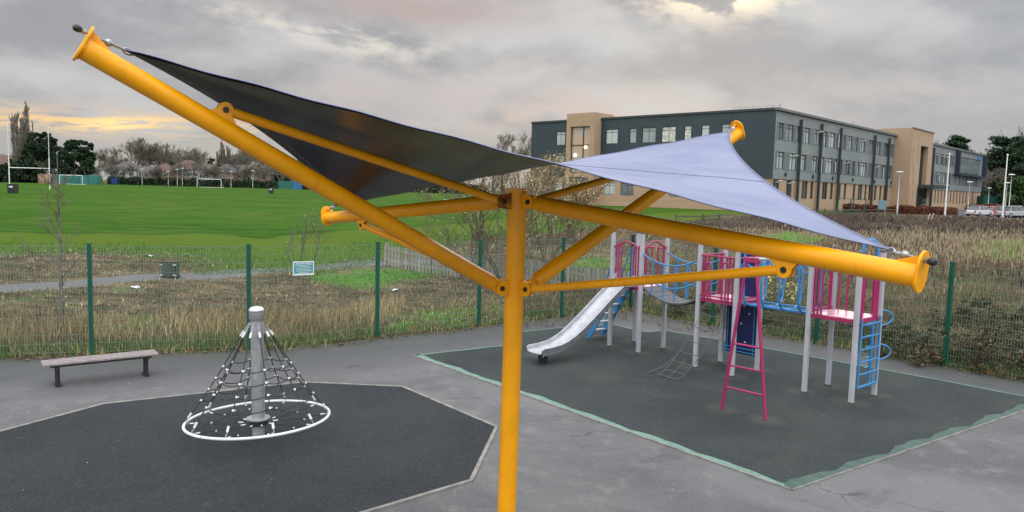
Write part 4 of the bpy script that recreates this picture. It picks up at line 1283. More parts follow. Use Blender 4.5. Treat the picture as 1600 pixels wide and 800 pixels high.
def build_school():
    C = Vector((bearing(1209, 60) * 92.0, 92.0, 2.12)); Up = Vector((0, 0, 1))
    dR = Vector((.6885, .7252, 0)).normalized(); nR = Vector((dR.y, -dR.x, 0))
    dL = Vector((-.7252, .6885, 0)).normalized(); nL = Vector((-dL.y, dL.x, 0))
    if nL.y > 0: nL = -nL
    t = thing('school_building', C, 'long three storey school in dark grey cladding over buff brick with two brick stair towers', 'school building')
    LR, LL = 110.0, 40.3; HT = 12.32; ZC = 3.95; DEP = 16.0
    rnd = random.Random(11)
    # px (in the 4.445x enlargement starting at 1180) -> metres along the right facade
    def sR(px, p=0.0):
        q = bearing(px, 60); ax = C.x + nR.x * p; ay = C.y + nR.y * p
        return (q * ay - ax) / (dR.x - q * dR.y)
    def sL(px, p=0.0):
        q = bearing(px, 60); ax = C.x + nL.x * p; ay = C.y + nL.y * p
        return (q * ay - ax) / (dL.x - q * dL.y)
    e1 = lambda v: sR(1180 + v / 4.445); e2 = lambda v: sR(1380 + v / 5.0); e3 = lambda v: sL(820 + v / 4.445); e4 = lambda v: sL(800 + v / 2.5)
    up_r = [(150, 187), (205, 257), (275, 300), (330, 370), (403, 445), (468, 488), (503, 546), (565, 585), (603, 618), (635, 668), (685, 705), (722, 757), (783, 813), (835, 865), (888, 918), (936, 952), (955, 972), (975, 988), (990, 1003)]
    mi_r = [(150, 200), (240, 290), (312, 355), (395, 432), (458, 478), (495, 540), (552, 572), (590, 608), (625, 662), (678, 695), (710, 727), (731, 775), (795, 808), (825, 853), (880, 912), (928, 950), (965, 980), (983, 1000)]
    gr_r = [(138, 183), (232, 272), (340, 382), (402, 422), (447, 462), (483, 520), (540, 560), (583, 613), (635, 652), (698, 715), (732, 763), (780, 793), (808, 823), (847, 862), (883, 897), (913, 940), (955, 980)]
    up_2 = [(375, 388), (410, 425), (450, 470), (483, 497), (520, 533), (540, 549)]
    mi_2 = [(370, 385), (405, 430), (434, 460), (470, 495), (505, 535), (545, 570), (578, 610), (618, 645), (650, 670), (680, 705), (715, 745)]
    holesU, holesG, items = [], [], []
    for lst, ee, z, h in ((up_r, e1, 8.75, 2.1), (mi_r, e1, 5.15, 2.15), (up_2, e2, 8.75, 2.1), (mi_2, e2, 5.15, 2.15)):
        for a, b in lst:
            s0, s1 = ee(a), ee(b); holesU.append((s0, s1, z, z + h)); items.append((s0, s1 - s0, z, h, GLASS))
    for a, b in gr_r:
        s0, s1 = e1(a), e1(b); holesG.append((s0, s1, 1.55, 3.85)); items.append((s0, s1 - s0, 1.55, 2.3, GLASSD))
    for i in range(15):
        s0 = e2(378 + i * 24.3); s1 = e2(378 + i * 24.3 + 9); holesG.append((s0, s1, 1.3, 3.85)); items.append((s0, s1 - s0, 1.3, 2.55, GLASSD))
    bay0, bay1 = e2(572), e2(752); holesU.append((bay0, bay1, 7.75, 11.1))
    sT0, sT1 = sR(1423, 2.6), sR(1456, 2.6)
    holesU = [h for h in holesU if h[1] < sT0 - .1 or h[0] > sT1 + .1]; holesG = [h for h in holesG if h[1] < sT0 - .1 or h[0] > sT1 + .1]
    items = [i for i in items if i[0] + i[1] < sT0 - .1 or i[0] > sT1 + .1]
    mb = MB(); facade_mb(mb, C, dR, nR, LR, ZC, HT, holesU, .30); mb.build('upper_wall', CLADLIT, t)
    # window bands of slightly darker panels are let into the wall
    for z0, z1 in ((8.65, 10.95), (5.05, 7.4)):
        hh = [h for h in holesU if z0 - .2 < h[2] < z1]
        bandm = mat('band panel', (.115, .132, .136), .5, (.14, .16, .162), .3); hh = [(a, b, z0 if False else c, d_) for a, b, c, d_ in hh if d_ < z1 + .3]
        seg = [(0.4, sT0 - .15), (sT1 + .15, (bay0 - .8) if z0 > 8 else LR - .4)]
        for s0, s1 in seg:
            hs = sorted([(a, b) for a, b, c, d_ in hh if s0 <= a and b <= s1]); cur = s0
            for a, b in hs + [(s1, s1)]:
                if a - cur > .12: MB().box(C + dR * ((cur + a) / 2) + Up * (z0 + z1) / 2 + nR * .004, (a - cur - .02, .05, z1 - z0), rz=math.atan2(dR.y, dR.x)).build('band_panel', bandm, t)
                cur = b
    mb = MB(); facade_mb(mb, C - nR * .12 - Up * 1.6, dR, nR, LR, 0, ZC + 1.6, [(a, b, c + 1.6, d_ + 1.6) for a, b, c, d_ in holesG], .25); mb.build('brick_wall', BRICK, t)
    for s, w, z, h, g in items:
        window(t, C - (nR * .12 if z < 4 else nR * 0), dR, nR, s, w, z, h, .16, g, 'std' if w > .9 else 'slot')
    # tilted open sashes
    for (px0, z, h) in ((1180 + 573 / 4.445, 8.85, 1.9), (1180 + 465 / 4.445, 5.25, 1.8), (1180 + 323 / 4.445, 5.25, 1.8), (1180 + 560 / 4.445, 5.3, 1.6), (1180 + 896 / 4.445, 5.2, 1.7), (1380 + 450 / 5, 5.3, 1.5)):
        s = sR(px0, .2); c = C + dR * s + Up * (z + h / 2) + nR * .22
        MB().box(c, (.5, .06, h), M=Matrix.Rotation(math.atan2(dR.y, dR.x) + .35, 3, 'Z')).build('open_sash', SASHGLINT, t)
    for (px0, z) in ((1180 + 438 / 4.445, 10.55), (1180 + 740 / 4.445, 10.45), (1180 + 275 / 4.445, 6.95), (1180 + 640 / 4.445, 6.9), (1180 + 845 / 4.445, 6.8), (1380 + 430 / 5, 6.9), (1180 + 172 / 4.445, 3.6), (1180 + 258 / 4.445, 3.5), (1380 + 417 / 5, 10.5), (1380 + 465 / 5, 10.5), (1380 + 488 / 5, 10.4)):
        s = sR(px0, .2); c = C + dR * s + Up * z + nR * .25
        MB().box(c, (.95, .5, .05), M=Matrix.Rotation(math.atan2(dR.y, dR.x), 3, 'Z') @ Matrix.Rotation(-.5, 3, 'X')).build('open_sash', SASHGLINT, t)
    # columns
    for v in (310, 455, 590, 828, 928, 1010): MB().box(C + dR * sR(1180 + v / 4.445, .3) + nR * .25 + Up * 5.2, (.27, .3, 13.0), rz=math.atan2(dR.y, dR.x)).build('column', FIN, t)
    for v in (395, 380): MB().box(C + dR * sR(1380 + v / 5, .3) + nR * .25 + Up * 5.2, (.27, .3, 13.0), rz=math.atan2(dR.y, dR.x)).build('column', FIN, t)
    vb = mat('vent grille', (.02, .025, .03), .6)
    for v in (215, 407, 545, 685, 838, 952):
        MB().lathe(C + dR * e1(v) + Up * 4.55, [(.28, 0), (.28, .1), (.2, .14)], 12, nR).build('vent', vb, t)
    # eaves
    MB().beam(C + dR * -.2 + nR * .1 + Up * (HT + .10), C + dR * (sT0 + .3) + nR * .1 + Up * (HT + .10), .45, .30).build('eaves', mat('pale grey eaves', (.13, .14, .145), .5), t)
    MB().beam(C + dR * (sT1 - .3) + nR * .1 + Up * (HT + .10), C + dR * (LR + .3) + nR * .1 + Up * (HT + .10), .45, .30).build('eaves', mat('pale grey eaves', (.13, .14, .145), .5), t)
    MB().beam(C + dR * .1 + nR * .02 + Up * (HT - .08), C + dR * sT0 + nR * .02 + Up * (HT - .08), .1, .10).build('gutter', FIN, t)
    # navy framed bay with long glazing
    b0, b1 = e2(562), e2(780); rz = math.atan2(dR.y, dR.x)
    nv = mat('navy bay frame', (.014, .022, .042), .5)
    mb = MB()
    mb.box(C + dR * (b0 + .35) + nR * .35 + Up * 9.7, (.7, 1.0, 5.0), rz=rz); mb.box(C + dR * (b1 - .3) + nR * .35 + Up * 9.7, (.6, 1.0, 5.0), rz=rz)
    mb.box(C + dR * ((b0 + b1) / 2) + nR * .35 + Up * 7.35, (b1 - b0 - 1.3, 1.0, .45), rz=rz)
    mb.build('bay_frame', nv, t)
    window(t, C, dR, nR, bay0, bay1 - bay0, 7.75, 3.35, .0, GLASS, 'bay')
    MB().box(C + dR * (e2(748)) + nR * .06 + Up * 11.6, (3.6, .06, .95), rz=rz).build('blue_panel', mat('blue sign panel', (.05, .16, .32), .5), t)
    # left facade
    up_l = [e3(v) for v in (558, 640, 722, 768, 808, 902, 943, 1040)] + [e4(v) for v in (668, 695, 735, 765, 813, 870)] + [e3(215), e3(276)]
    holesU, holesG, items = [], [], []
    def pairs(l): return [tuple(sorted((l[i], l[i + 1]))) for i in range(0, len(l), 2)]
    for s0, s1 in pairs(up_l):
        holesU.append((s0, s1, 8.75, 10.85)); items.append((s0, s1 - s0, 8.75, 2.1, GLASS))
    mid_l = [e3(550), e3(630), e4(480), e4(505), e4(545), e4(575), e4(640), e4(690), e4(760), e4(790), e4(850), e4(868), e3(212), e3(272)]
    for s0, s1 in pairs(mid_l):
        holesU.append((s0, s1, 5.15, 7.25)); items.append((s0, s1 - s0, 5.15, 2.1, GLASS))
    for s0, s1 in pairs([e3(550), e3(632), e3(670), e3(762), e4(620), e4(655), e4(720), e4(760), e4(900), e4(930), e3(215), e3(262), e3(90), e3(150)]):
        holesG.append((s0, s1, 1.35, 3.15)); items.append((s0, s1 - s0, 1.35, 1.8, GLASS))
    mb = MB(); facade_mb(mb, C, dL, nL, LL, ZC, HT, holesU, .3); mb.build('upper_wall', CLADD, t)
    mb = MB(); facade_mb(mb, C - nL * .12 - Up * 1.6, dL, nL, LL, 0, ZC + 1.6, [(a, b, c + 1.6, d_ + 1.6) for a, b, c, d_ in holesG], .25); mb.build('brick_wall', BRICK, t)
    lit, tl, bl = new_mat('lit classroom glass'); bl.inputs['Base Color'].default_value = (.35, .36, .33, 1); bl.inputs['Roughness'].default_value = .1
    nl = tl.noise(tl.node('ShaderNodeTexCoord').outputs['Object'], 2.2, 3); tl.l.new(tl.ramp(nl, [(.45, (.10, .10, .08)), (.62, (.75, .68, .50))]), bl.inputs['Emission Color']); bl.inputs['Emission Strength'].default_value = .45
    for i, (s, w, z, h, g) in enumerate(items):
        f = window(t, C - (nL * .12 if z < 4 else nL * 0), dL, nL, s, w, z, h, .16, g)
        if i in (3, 4): pn = f.children[0]; pn.data = pn.data.copy(); pn.data.materials[0] = lit
    MB().beam(C + dL * -.1 + nL * .03 + Up * (HT + .12), C + dL * LL + nL * .03 + Up * (HT + .12), .25, .28).build('coping', FIN, t)
    MB().lathe(C + dL * e3(28 + 800) + Up * 4.5 + nL * .02, [(.28, 0), (.28, .1)], 12, nL).build('vent', vb, t)
    # closing walls, soffits, roof
    far = C + dR * LR; farL = C + dL * LL
    mb = MB()
    rp = [C, C + dR * LR, C + dR * LR + dL * DEP, C + dR * DEP + dL * DEP, C + dR * DEP + dL * LL, C + dL * LL]
    mb.add([p + Up * (HT + .02) for p in rp], [tuple(range(6))]); mb.build('roof', ROOFM, t)
    mb = MB()
    for a, b in zip(rp[1:], rp[2:] + rp[:1]):
        if (a - C).length < .1 or (b - C).length < .1: continue
        mb.add([a - Up * 1.6, b - Up * 1.6, b + Up * (HT + .02), a + Up * (HT + .02)], [(0, 1, 2, 3)])
    mb.build('end_wall', CLADD, t)
    inner = MB()      # rooms behind the glass stay dark
    # brick tower on the right facade
    pt = 2.6; TH = 13.6
    o = C + dR * sT0 + nR * pt - Up * 1.6; wT = sT1 - sT0
    g0, g1 = (sR(1380 + 287 / 5, pt) - sT0), (sR(1380 + 345 / 5, pt) - sT0)
    slits = [(.13, 8.2, 11.2), (.22, 4.3, 7.6), (.05, 1.5, 4.6), (.16, 5.4, 8.6), (.30, 9.4, 12.2)]
    hs = [(g0, g1, 1.6, TH - 1.0 + 0.0)]
    sl_px = [(1380 + 228 / 5, 9.0, 12.0), (1380 + 267 / 5, 9.5, 12.8), (1380 + 242 / 5, 5.8, 9.2), (1380 + 212 / 5, 2.6, 5.6), (1380 + 246 / 5, 1.8, 5.0)]
    for px_, za, zb in sl_px:
        s = max(.5, sR(px_, pt) - sT0); hs.append((s - .13, s + .13, za, zb))
    mb = MB(); facade_mb(mb, o, dR, nR, wT, 0, TH + 1.6, hs, .9); tw = mb.build('stair_tower_wall', BRICK, t)
    mb = MB()
    for s in (0, wT):
        a = o + dR * s; b = a - nR * (pt + 3); mb.add([a, b, b + Up * (TH + 1.6), a + Up * (TH + 1.6)], [(0, 1, 2, 3)])
    a = o - nR * (pt + 3); mb.add([a, a + dR * wT, a + dR * wT + Up * (TH + 1.6), a + Up * (TH + 1.6)], [(0, 1, 2, 3)])
    a = o + Up * (TH + 1.55); mb.add([a, a + dR * wT, a + dR * wT - nR * (pt + 3), a - nR * (pt + 3)], [(0, 1, 2, 3)])
    mb.build('stair_tower_wall', BRICK, t)
    window(t, o, dR, nR, g0, g1 - g0, 1.6, TH - 2.6, .75, GLASSD, 'grid')
    for px_, za, zb in sl_px:
        s = max(.5, sR(px_, pt) - sT0); window(t, o, dR, nR, s - .13, .26, za, zb - za, .25, GLASSD, 'slot')
    MB().beam(o + Up * (TH + 1.62) - dR * .1 + nR * .02, o + Up * (TH + 1.62) + dR * (wT + .1) + nR * .02, .3, .14).build('coping', EDGING, t)
    cn0 = sR(1380 + 262 / 5, pt + 1.5) - 47; 
    MB().box(C + dR * (sT0 + wT * .78) + nR * (pt + 1.2) + Up * 4.15, (wT * .75, 2.8, .55), rz=rz).build('entrance_canopy', FIN, t)
    MB().box(C + dR * (sT0 + wT * .60) + nR * (pt + .06) + Up * 2.0, (wT * .45, .12, 3.6), rz=rz).build('entrance_doors', GLASSD, t)
    MB().box(C + dR * (sT1 + 3.4) + nR * .45 + Up * 4.75, (5.4, .12, .75), rz=rz).build('name_sign', mat('bright blue sign', (.03, .25, .62), .4), t)
    # brick tower on the left facade, with tall glazing and lit lamps
    ptl = 1.6; s0, s1 = sL(938), sL(884, ptl); wl = s1 - s0; o = C + dL * s0 + nL * ptl - Up * 1.6
    gA = sL(820 + 312 / 4.445, ptl) - s0; gB = sL(820 + 445 / 4.445, ptl) - s0; ga, gb = min(gA, gB), max(gA, gB)
    THL = 13.25
    mb = MB(); facade_mb(mb, o, dL, nL, wl, 0, THL + 1.6, [(ga, gb, 6.1, 12.9), (ga, gb, 1.6, 5.5)], .5)
    for s in (0, wl):
        a = o + dL * s; b = a - nL * (ptl + 3); mb.add([a, b, b + Up * (THL + 1.6), a + Up * (THL + 1.6)], [(0, 1, 2, 3)])
    a = o - nL * (ptl + 3); mb.add([a, a + dL * wl, a + dL * wl + Up * (THL + 1.6), a + Up * (THL + 1.6)], [(0, 1, 2, 3)])
    a = o + Up * (THL + 1.55); mb.add([a, a + dL * wl, a + dL * wl - nL * (ptl + 3), a - nL * (ptl + 3)], [(0, 1, 2, 3)])
    mb.build('stair_tower_wall', BRICK, t)
    fr = MB(); W_ = gb - ga; rzl = math.atan2(dL.y, dL.x)
    for s in (0.05, W_ * .38, W_ - .05): fr.box(o + dL * (ga + s) - nL * .35 + Up * 9.5, (.1, .12, 6.8), rz=rzl)
    for z in (6.15, 7.9, 10.2, 12.85): fr.box(o + dL * (ga + W_ / 2) - nL * .352 + Up * z, (W_, .11, .1), rz=rzl)
    wf = fr.build('window', WFRAME, t)
    MB().box(o + dL * (ga + W_ / 2) - nL * .42 + Up * 9.5, (W_, .02, 6.8), rz=rzl).build('pane', mat('tall stair glass with painted brick reflection', (.46, .30, .19), .12, (.36, .33, .27), .5, spec=.8), wf, origin=world_loc(wf))  # reflection of brick painted into the glass colour
    lm, tt, b = new_mat('lit globe lamp'); b.inputs['Emission Color'].default_value = (1, .82, .5, 1); b.inputs['Emission Strength'].default_value = 2.2
    for px_, z in ((820 + 341 / 4.445, 8.7), (820 + 412 / 4.445, 9.85)):
        s = sL(px_, ptl) - s0; l = MB(); l.sphere(o + dL * s - nL * .30 + Up * z, .26, 12, 8); l.build('globe_lamp', lm, t, smooth=True)
    rm = mat('dark red door', (.09, .012, .012), .4)
    MB().box(o + dL * (ga + W_ / 2) - nL * .42 + Up * 3.0, (W_, .06, 2.6), rz=rzl).build('red_doors', rm, t)
    MB().box(o + dL * (ga + W_ / 2) - nL * .42 + Up * 4.9, (W_, .06, 1.2), rz=rzl).build('window', GLASSD, t)
    # bits on the roof
    for px_, w, h in ((1088, 3.5, .5), (1070, 1.2, .6), (1110, 1.0, .35)):
        s = sL(px_); MB().box(C + dL * s - nL * 5 + Up * (HT + h / 2 + .2), (w, 1.5, h), rz=rzl).build('roof_plant', ROOFM, t)
    for px_ in (1226, 1340):
        s = sR(px_); MB().tube([C + dR * s - nR * 1 + Up * HT, C + dR * s - nR * 1 + Up * (HT + 1.1)], .08, 6).build('flue', STEEL, t)
    mb = MB(); s = sL(1165)
    for i in range(8): mb.tube([C + dL * (s - i * .9 + 3) - nL * 2 + Up * HT, C + dL * (s - i * .9 + 3) - nL * 2 + Up * (HT + .8)], .03, 4)
    mb.tube([C + dL * (s + 3) - nL * 2 + Up * (HT + .8), C + dL * (s - 3.3) - nL * 2 + Up * (HT + .8)], .03, 4)
    mb.build('roof_guard_rail', STEEL, t)


build_school()


# ---------------------------------------------------------------- plants
def prism_segs(segs, n=3):
    """segs: array (m,8) of x0 y0 z0 r0 x1 y1 z1 r1 -> verts, quads"""
    S = np.asarray(segs, float); p0 = S[:, 0:3]; p1 = S[:, 4:7]; r0_ = S[:, 3]; r1_ = S[:, 7]
    d = p1 - p0; L = np.linalg.norm(d, axis=1, keepdims=True) + 1e-9; d = d / L
    ref = np.where(np.abs(d[:, 2:3]) < .9, np.array([[0, 0, 1.0]]), np.array([[1.0, 0, 0]]))
    a = np.cross(d, ref); a /= np.linalg.norm(a, axis=1, keepdims=True) + 1e-9; b = np.cross(d, a)
    V = []
    for p, r in ((p0, r0_), (p1, r1_)):
        for k in range(n):
            t = 2 * math.pi * k / n; V.append(p + (a * math.cos(t) + b * math.sin(t)) * r[:, None])
    V = np.stack(V, 1).reshape(-1, 3); m = len(S); base = np.arange(m)[:, None] * 2 * n
    F = np.concatenate([base + np.array([[k, (k + 1) % n, n + (k + 1) % n, n + k]]) for k in range(n)], 0)
    return V, F


def grow(rng, p, d, L, r, depth, segs, tips, spread=.6, up=.15, kids=(2, 4), decay=.68, wob=.12, rmin=.004, first=.35, rdec=.62):
    n = 4; q = np.array(p, float); dd = np.array(d, float); dd /= np.linalg.norm(dd); nodes = []
    for i in range(n):
        ra = r * (1 - .5 * i / n); rb = r * (1 - .5 * (i + 1) / n)
        e = q + dd * L / n; segs.append((*q, max(ra, rmin), *e, max(rb, rmin))); q = e; nodes.append((q.copy(), dd.copy(), rb))
        dd = dd + rng.normal(0, wob, 3) + np.array([0, 0, up * .3]); dd /= np.linalg.norm(dd)
    if depth <= 0: tips.append((q.copy(), dd.copy())); return
    k = rng.integers(kids[0], kids[1] + 1)
    for j in range(k):
        f = first + (1 - first) * (j + rng.random() * .8) / k; idx = min(n - 1, int(f * n)); pq, pd, pr = nodes[idx]
        ax = rng.normal(0, 1, 3); ax -= pd * ax.dot(pd); ax /= np.linalg.norm(ax) + 1e-9
        nd = pd * math.cos(spread) + ax * math.sin(spread) * rng.uniform(.7, 1.2) + np.array([0, 0, up]); nd /= np.linalg.norm(nd)
        grow(rng, pq, nd, L * decay * rng.uniform(.75, 1.15), max(pr * rdec, rmin), depth - 1, segs, tips, spread, up, kids, decay, wob, rmin, .25, rdec)
    grow(rng, q, dd, L * decay * .9, max(nodes[-1][2], rmin), depth - 1, segs, tips, spread, up, kids, decay, wob, rmin, .25, rdec)


def leaf_quads(rng, C, size, squash=1.0):
    m = len(C); a = rng.normal(0, 1, (m, 3)); a /= np.linalg.norm(a, axis=1, keepdims=True); b = np.cross(a, rng.normal(0, 1, (m, 3))); b /= np.linalg.norm(b, axis=1, keepdims=True) + 1e-9
    s = size * rng.uniform(.6, 1.3, (m, 1)); a = a * s; b = b * s * .7 * squash
    V = np.stack([C - a, C + b * .9, C + a, C - b], 1).reshape(-1, 3); F = np.arange(m * 4).reshape(-1, 4)
    return V, F


def rep(cols, k): return np.repeat(cols, k, axis=0)


def bare_tree(name, loc, label, hgt, seed, mtl, depth=4, spread=.55, up=.25, kids=(2, 4), r=.16, stems=1, leaves=0, lsize=.04, lcol=None, first=.3, lean=0, decay=.66, cat='tree', group=None, rmin=.006, wob=.12, stemsp=.35, L0=.36, low=0):
    rng = np.random.default_rng(seed); segs = []; tips = []; trunk = []
    t = thing(name, loc, label, cat, group)
    for s in range(stems):
        a = 2 * math.pi * s / max(stems, 1) + rng.random(); ln = stemsp if stems > 1 else .03 + lean
        d = np.array([math.cos(a) * ln, math.sin(a) * ln, 1.0])
        grow(rng, (0, 0, -.05), d, hgt * L0 * rng.uniform(.85, 1.1), r, depth, segs, tips, spread, up, kids, decay, wob, rmin, first)
    S = np.array(segs); tr = (S[:, 3] > r * .45); k = hgt / max(S[:, 6].max(), .1)
    for c in (0, 1, 2, 4, 5, 6): S[:, c] *= k
    if tr.any():
        V, F = prism_segs(S[tr], 7); np_mesh('trunk', V, F, mtl if isinstance(mtl, bpy.types.Material) else mtl[0], parent=t, smooth=True)
    V, F = prism_segs(S[~tr], 3); cr_ = np_mesh('crown', V, F, mtl if isinstance(mtl, bpy.types.Material) else mtl[1], parent=t)
    if leaves:
        T = np.array([x[0] for x in tips]) * k; Cn = T[rng.integers(0, len(T), leaves)] + rng.normal(0, hgt * .018, (leaves, 3))
        V, F = leaf_quads(rng, Cn, lsize); lc = np.array(lcol)[rng.integers(0, len(lcol), leaves)] * rng.uniform(.75, 1.2, (leaves, 1))
        np_mesh('leaves', V, F, LEAF, colors=rep(lc, 4), parent=t)
    return t


def crown_cloud(rng, n, R_, H_, shape, size, cols, clumps=60, noise=.12):
    """leaf faces gathered in clumps over an uneven crown"""
    cc = []
    while len(cc) < clumps:
        h = rng.random(); a = rng.random() * 6.283; rr = shape(h) * R_ * (1 + .22 * math.sin(3 * a + h * 7) + rng.normal(0, .06))
        q = rng.random() ** .35; cc.append((math.cos(a) * rr * q, math.sin(a) * rr * q, h * H_, max(.12, shape(h)) * R_ * rng.uniform(.09, .25)))
    cc = np.array(cc); i = rng.integers(0, clumps, n); d = rng.normal(0, 1, (n, 3)); d /= np.linalg.norm(d, axis=1, keepdims=True)
    C = cc[i, :3] + d * cc[i, 3:4] * rng.uniform(.5, 1.1, (n, 1)) * np.array([1, 1, .8])
    C[:, 2] = np.maximum(C[:, 2], .05)
    V, F = leaf_quads(rng, C, size)
    tone = rng.uniform(.7, 1.3, clumps)[i][:, None]; col = np.array(cols)[rng.integers(0, len(cols), n)] * tone
    return V, F, rep(col, 4)


def leafy_tree(name, loc, label, W, Ht, seed, cols, n=14000, size=.22, shape=None, clumps=90, cat='tree', group=None, base=.0, trunk=.25):
    rng = np.random.default_rng(seed); t = thing(name, loc, label, cat, group)
    shape = shape or (lambda h: math.sin(math.pi * min(1, h * .9 + .12)) ** .6)
    V, F, c = crown_cloud(rng, n, W / 2, Ht * (1 - base), shape, size, cols, clumps)
    V[:, 2] += Ht * base
    segs = []; tips = []
    grow(rng, (0, 0, -.3), (0, 0, 1), Ht * .55, trunk, 2, segs, tips, .8, .2, (3, 5), .6, .08, .02)
    v2, f2 = prism_segs(segs, 5); np_mesh('trunk', v2, f2, BARK, parent=t)
    np_mesh('crown', V, F, LEAF, colors=c, parent=t)
    return t


DKG = [(.016, .036, .016), (.022, .046, .020), (.032, .060, .024), (.011, .024, .013)]

# --- near and middle trees
def sapling(loc, label, hgt, r, seed, n=26):
    rng = np.random.default_rng(seed); t = thing('bare_sapling', loc, label, 'tree'); seg = []; br = []; tips = []; m = 14; p = np.array([0, 0, -.05])
    pts = [p]
    for i in range(m): p = p + np.array([rng.normal(0, .018) + .004, rng.normal(0, .018), hgt / m]); pts.append(p)
    for i in range(m): ra = r * (1 - i / m) ** .8 + .004; rb = r * (1 - (i + 1) / m) ** .8 + .004; seg.append((*pts[i], ra, *pts[i + 1], rb))
    for i in range(n):
        f = rng.uniform(.22, .95); q = pts[int(f * m)]; a = rng.random() * 6.283; L = hgt * (.34 * (1 - f) + .07) * rng.uniform(.6, 1.15)
        grow(rng, q, (math.cos(a) * .9, math.sin(a) * .9, .62), L * .55, r * .34 * (1 - f) + .004, 2, br, tips, .5, .16, (2, 3), .62, .09, .0042, .3, .6)
    V, F = prism_segs(seg, 8); np_mesh('trunk', V, F, BARK, parent=t, smooth=True); V, F = prism_segs(br, 4); np_mesh('branches', V, F, TWIG, parent=t)
    return t


sapling(G(97, 510), 'tall leafless sapling behind the green fence at the left, in front of the rugby posts', 4.35, .055, 4)
bare_tree('small_tree', G(476, 447), 'little forked leafless tree behind the teal sign', 2.55, 8, BARK, depth=3, spread=.5, up=.3, kids=(2, 3), r=.030, stems=3, stemsp=.42, leaves=46, lsize=.022, lcol=[(.55, .5, .36), (.45, .42, .30)], rmin=.005, decay=.6)
TANS = [(.34, .25, .12), (.42, .33, .17), (.26, .18, .08), (.46, .38, .22)]
bare_tree('birch_tree', at_depth(795, 25.5), 'many stemmed birch right behind the yellow mast, tan leaves still on its twigs', 4.9, 21, TWIG, depth=4, spread=.42, up=.12, kids=(2, 4), r=.045, stems=7, stemsp=.50, leaves=4600, lsize=.025, lcol=TANS, rmin=.006, decay=.60, L0=.45)
bare_tree('birch_tree', at_depth(858, 30), 'pale leaved birch in front of the school\'s left corner', 5.0, 22, TWIG, depth=4, spread=.40, up=.14, kids=(2, 4), r=.05, stems=4, stemsp=.34, leaves=5600, lsize=.030, lcol=TANS, rmin=.007, decay=.6)
bare_tree('birch_tree', at_depth(905, 36), 'smaller tan leaved birch by the school\'s red doors, right of the other birches', 4.1, 23, TWIG, depth=4, spread=.40, up=.14, kids=(2, 4), r=.045, stems=3, stemsp=.3, leaves=2800, lsize=.034, lcol=TANS, rmin=.008, decay=.6)
bare_tree('shrub', at_depth(735, 27), 'leafless shrub of thin arching twigs behind the fence, left of the mast', 2.9, 24, TWIG, depth=3, spread=.5, up=.05, kids=(2, 4), r=.022, stems=9, stemsp=.8, rmin=.006, cat='shrub', leaves=160, lsize=.03, lcol=TANS)
bare_tree('shrub', at_depth(1217, 21.6), 'shrub with yellow leaves behind the blue tunnel of the climbing frame', 1.7, 25, TWIG, depth=3, spread=.5, up=.1, kids=(2, 4), r=.015, stems=5, stemsp=.35, rmin=.005, cat='shrub', leaves=420, lsize=.036, lcol=[(.60, .52, .12), (.66, .60, .20), (.45, .42, .10)])


# --- far tree line: four bare crowns shared by many trees
def far_protos():
    out = []
    for i, (sp, up, dep, L0) in enumerate([(.55, .14, 6, .26), (.50, .18, 6, .28), (.60, .12, 6, .25), (.22, .55, 5, .42)]):
        rng = np.random.default_rng(40 + i); segs = []; tips = []
        if i < 3: grow(rng, (0, 0, -.3), (.02, 0, 1), 13 * L0, .38, dep, segs, tips, sp, up, (2, 3), .76, .12, .028, .35, .58)
        else:
            for k in range(6):
                a = k * 1.05; q = np.array([math.cos(a) * .5, math.sin(a) * .5, -.3]); hh_ = 13 * rng.uniform(.7, 1.0); lean_ = np.array([math.cos(a) * .09, math.sin(a) * .09, 1.0])
                for j in range(12): segs.append((*(q + lean_ * hh_ * j / 12), .22 * (1 - j / 12) + .03, *(q + lean_ * hh_ * (j + 1) / 12), .22 * (1 - (j + 1) / 12) + .03))
                for j in range(56):
                    f = rng.uniform(.12, 1.0); b_ = rng.random() * 6.283; grow(rng, q + lean_ * hh_ * f, (math.cos(b_) * .42, math.sin(b_) * .42, 1), 13 * .10 * (1.15 - f * .7), .05, 2, segs, tips, .35, .35, (2, 3), .75, .06, .024, .2, .6)
        S = np.array(segs); k = 13 / S[:, 6].max()
        for c in (0, 1, 2, 4, 5, 6): S[:, c] *= k
        tr = S[:, 3] > .13
        V1, F1 = prism_segs(S[tr], 5); V2, F2 = prism_segs(S[~tr], 3)
        a = np_mesh('trunk', V1, F1, BARK); b = np_mesh('crown', V2, F2, TWIGHAZE)
        ma, mb_ = a.data, b.data; bpy.data.objects.remove(a); bpy.data.objects.remove(b); out.append((ma, mb_))
    return out


FARP = far_protos()


def far_tree(px, Y, h, kind, label, rz=0.0, wide=1.0, pale=False, group='bare trees along the far side of the field', name='bare_tree'):
    t = thing(name, at_depth(px, Y), label, 'tree', group, rz)
    s = h / 13.0
    a = link_mesh('trunk', FARP[kind][0], t, sc=(s * wide, s * wide, s)); b = link_mesh('crown', FARP[kind][1], t, sc=(s * wide, s * wide, s))
    return t


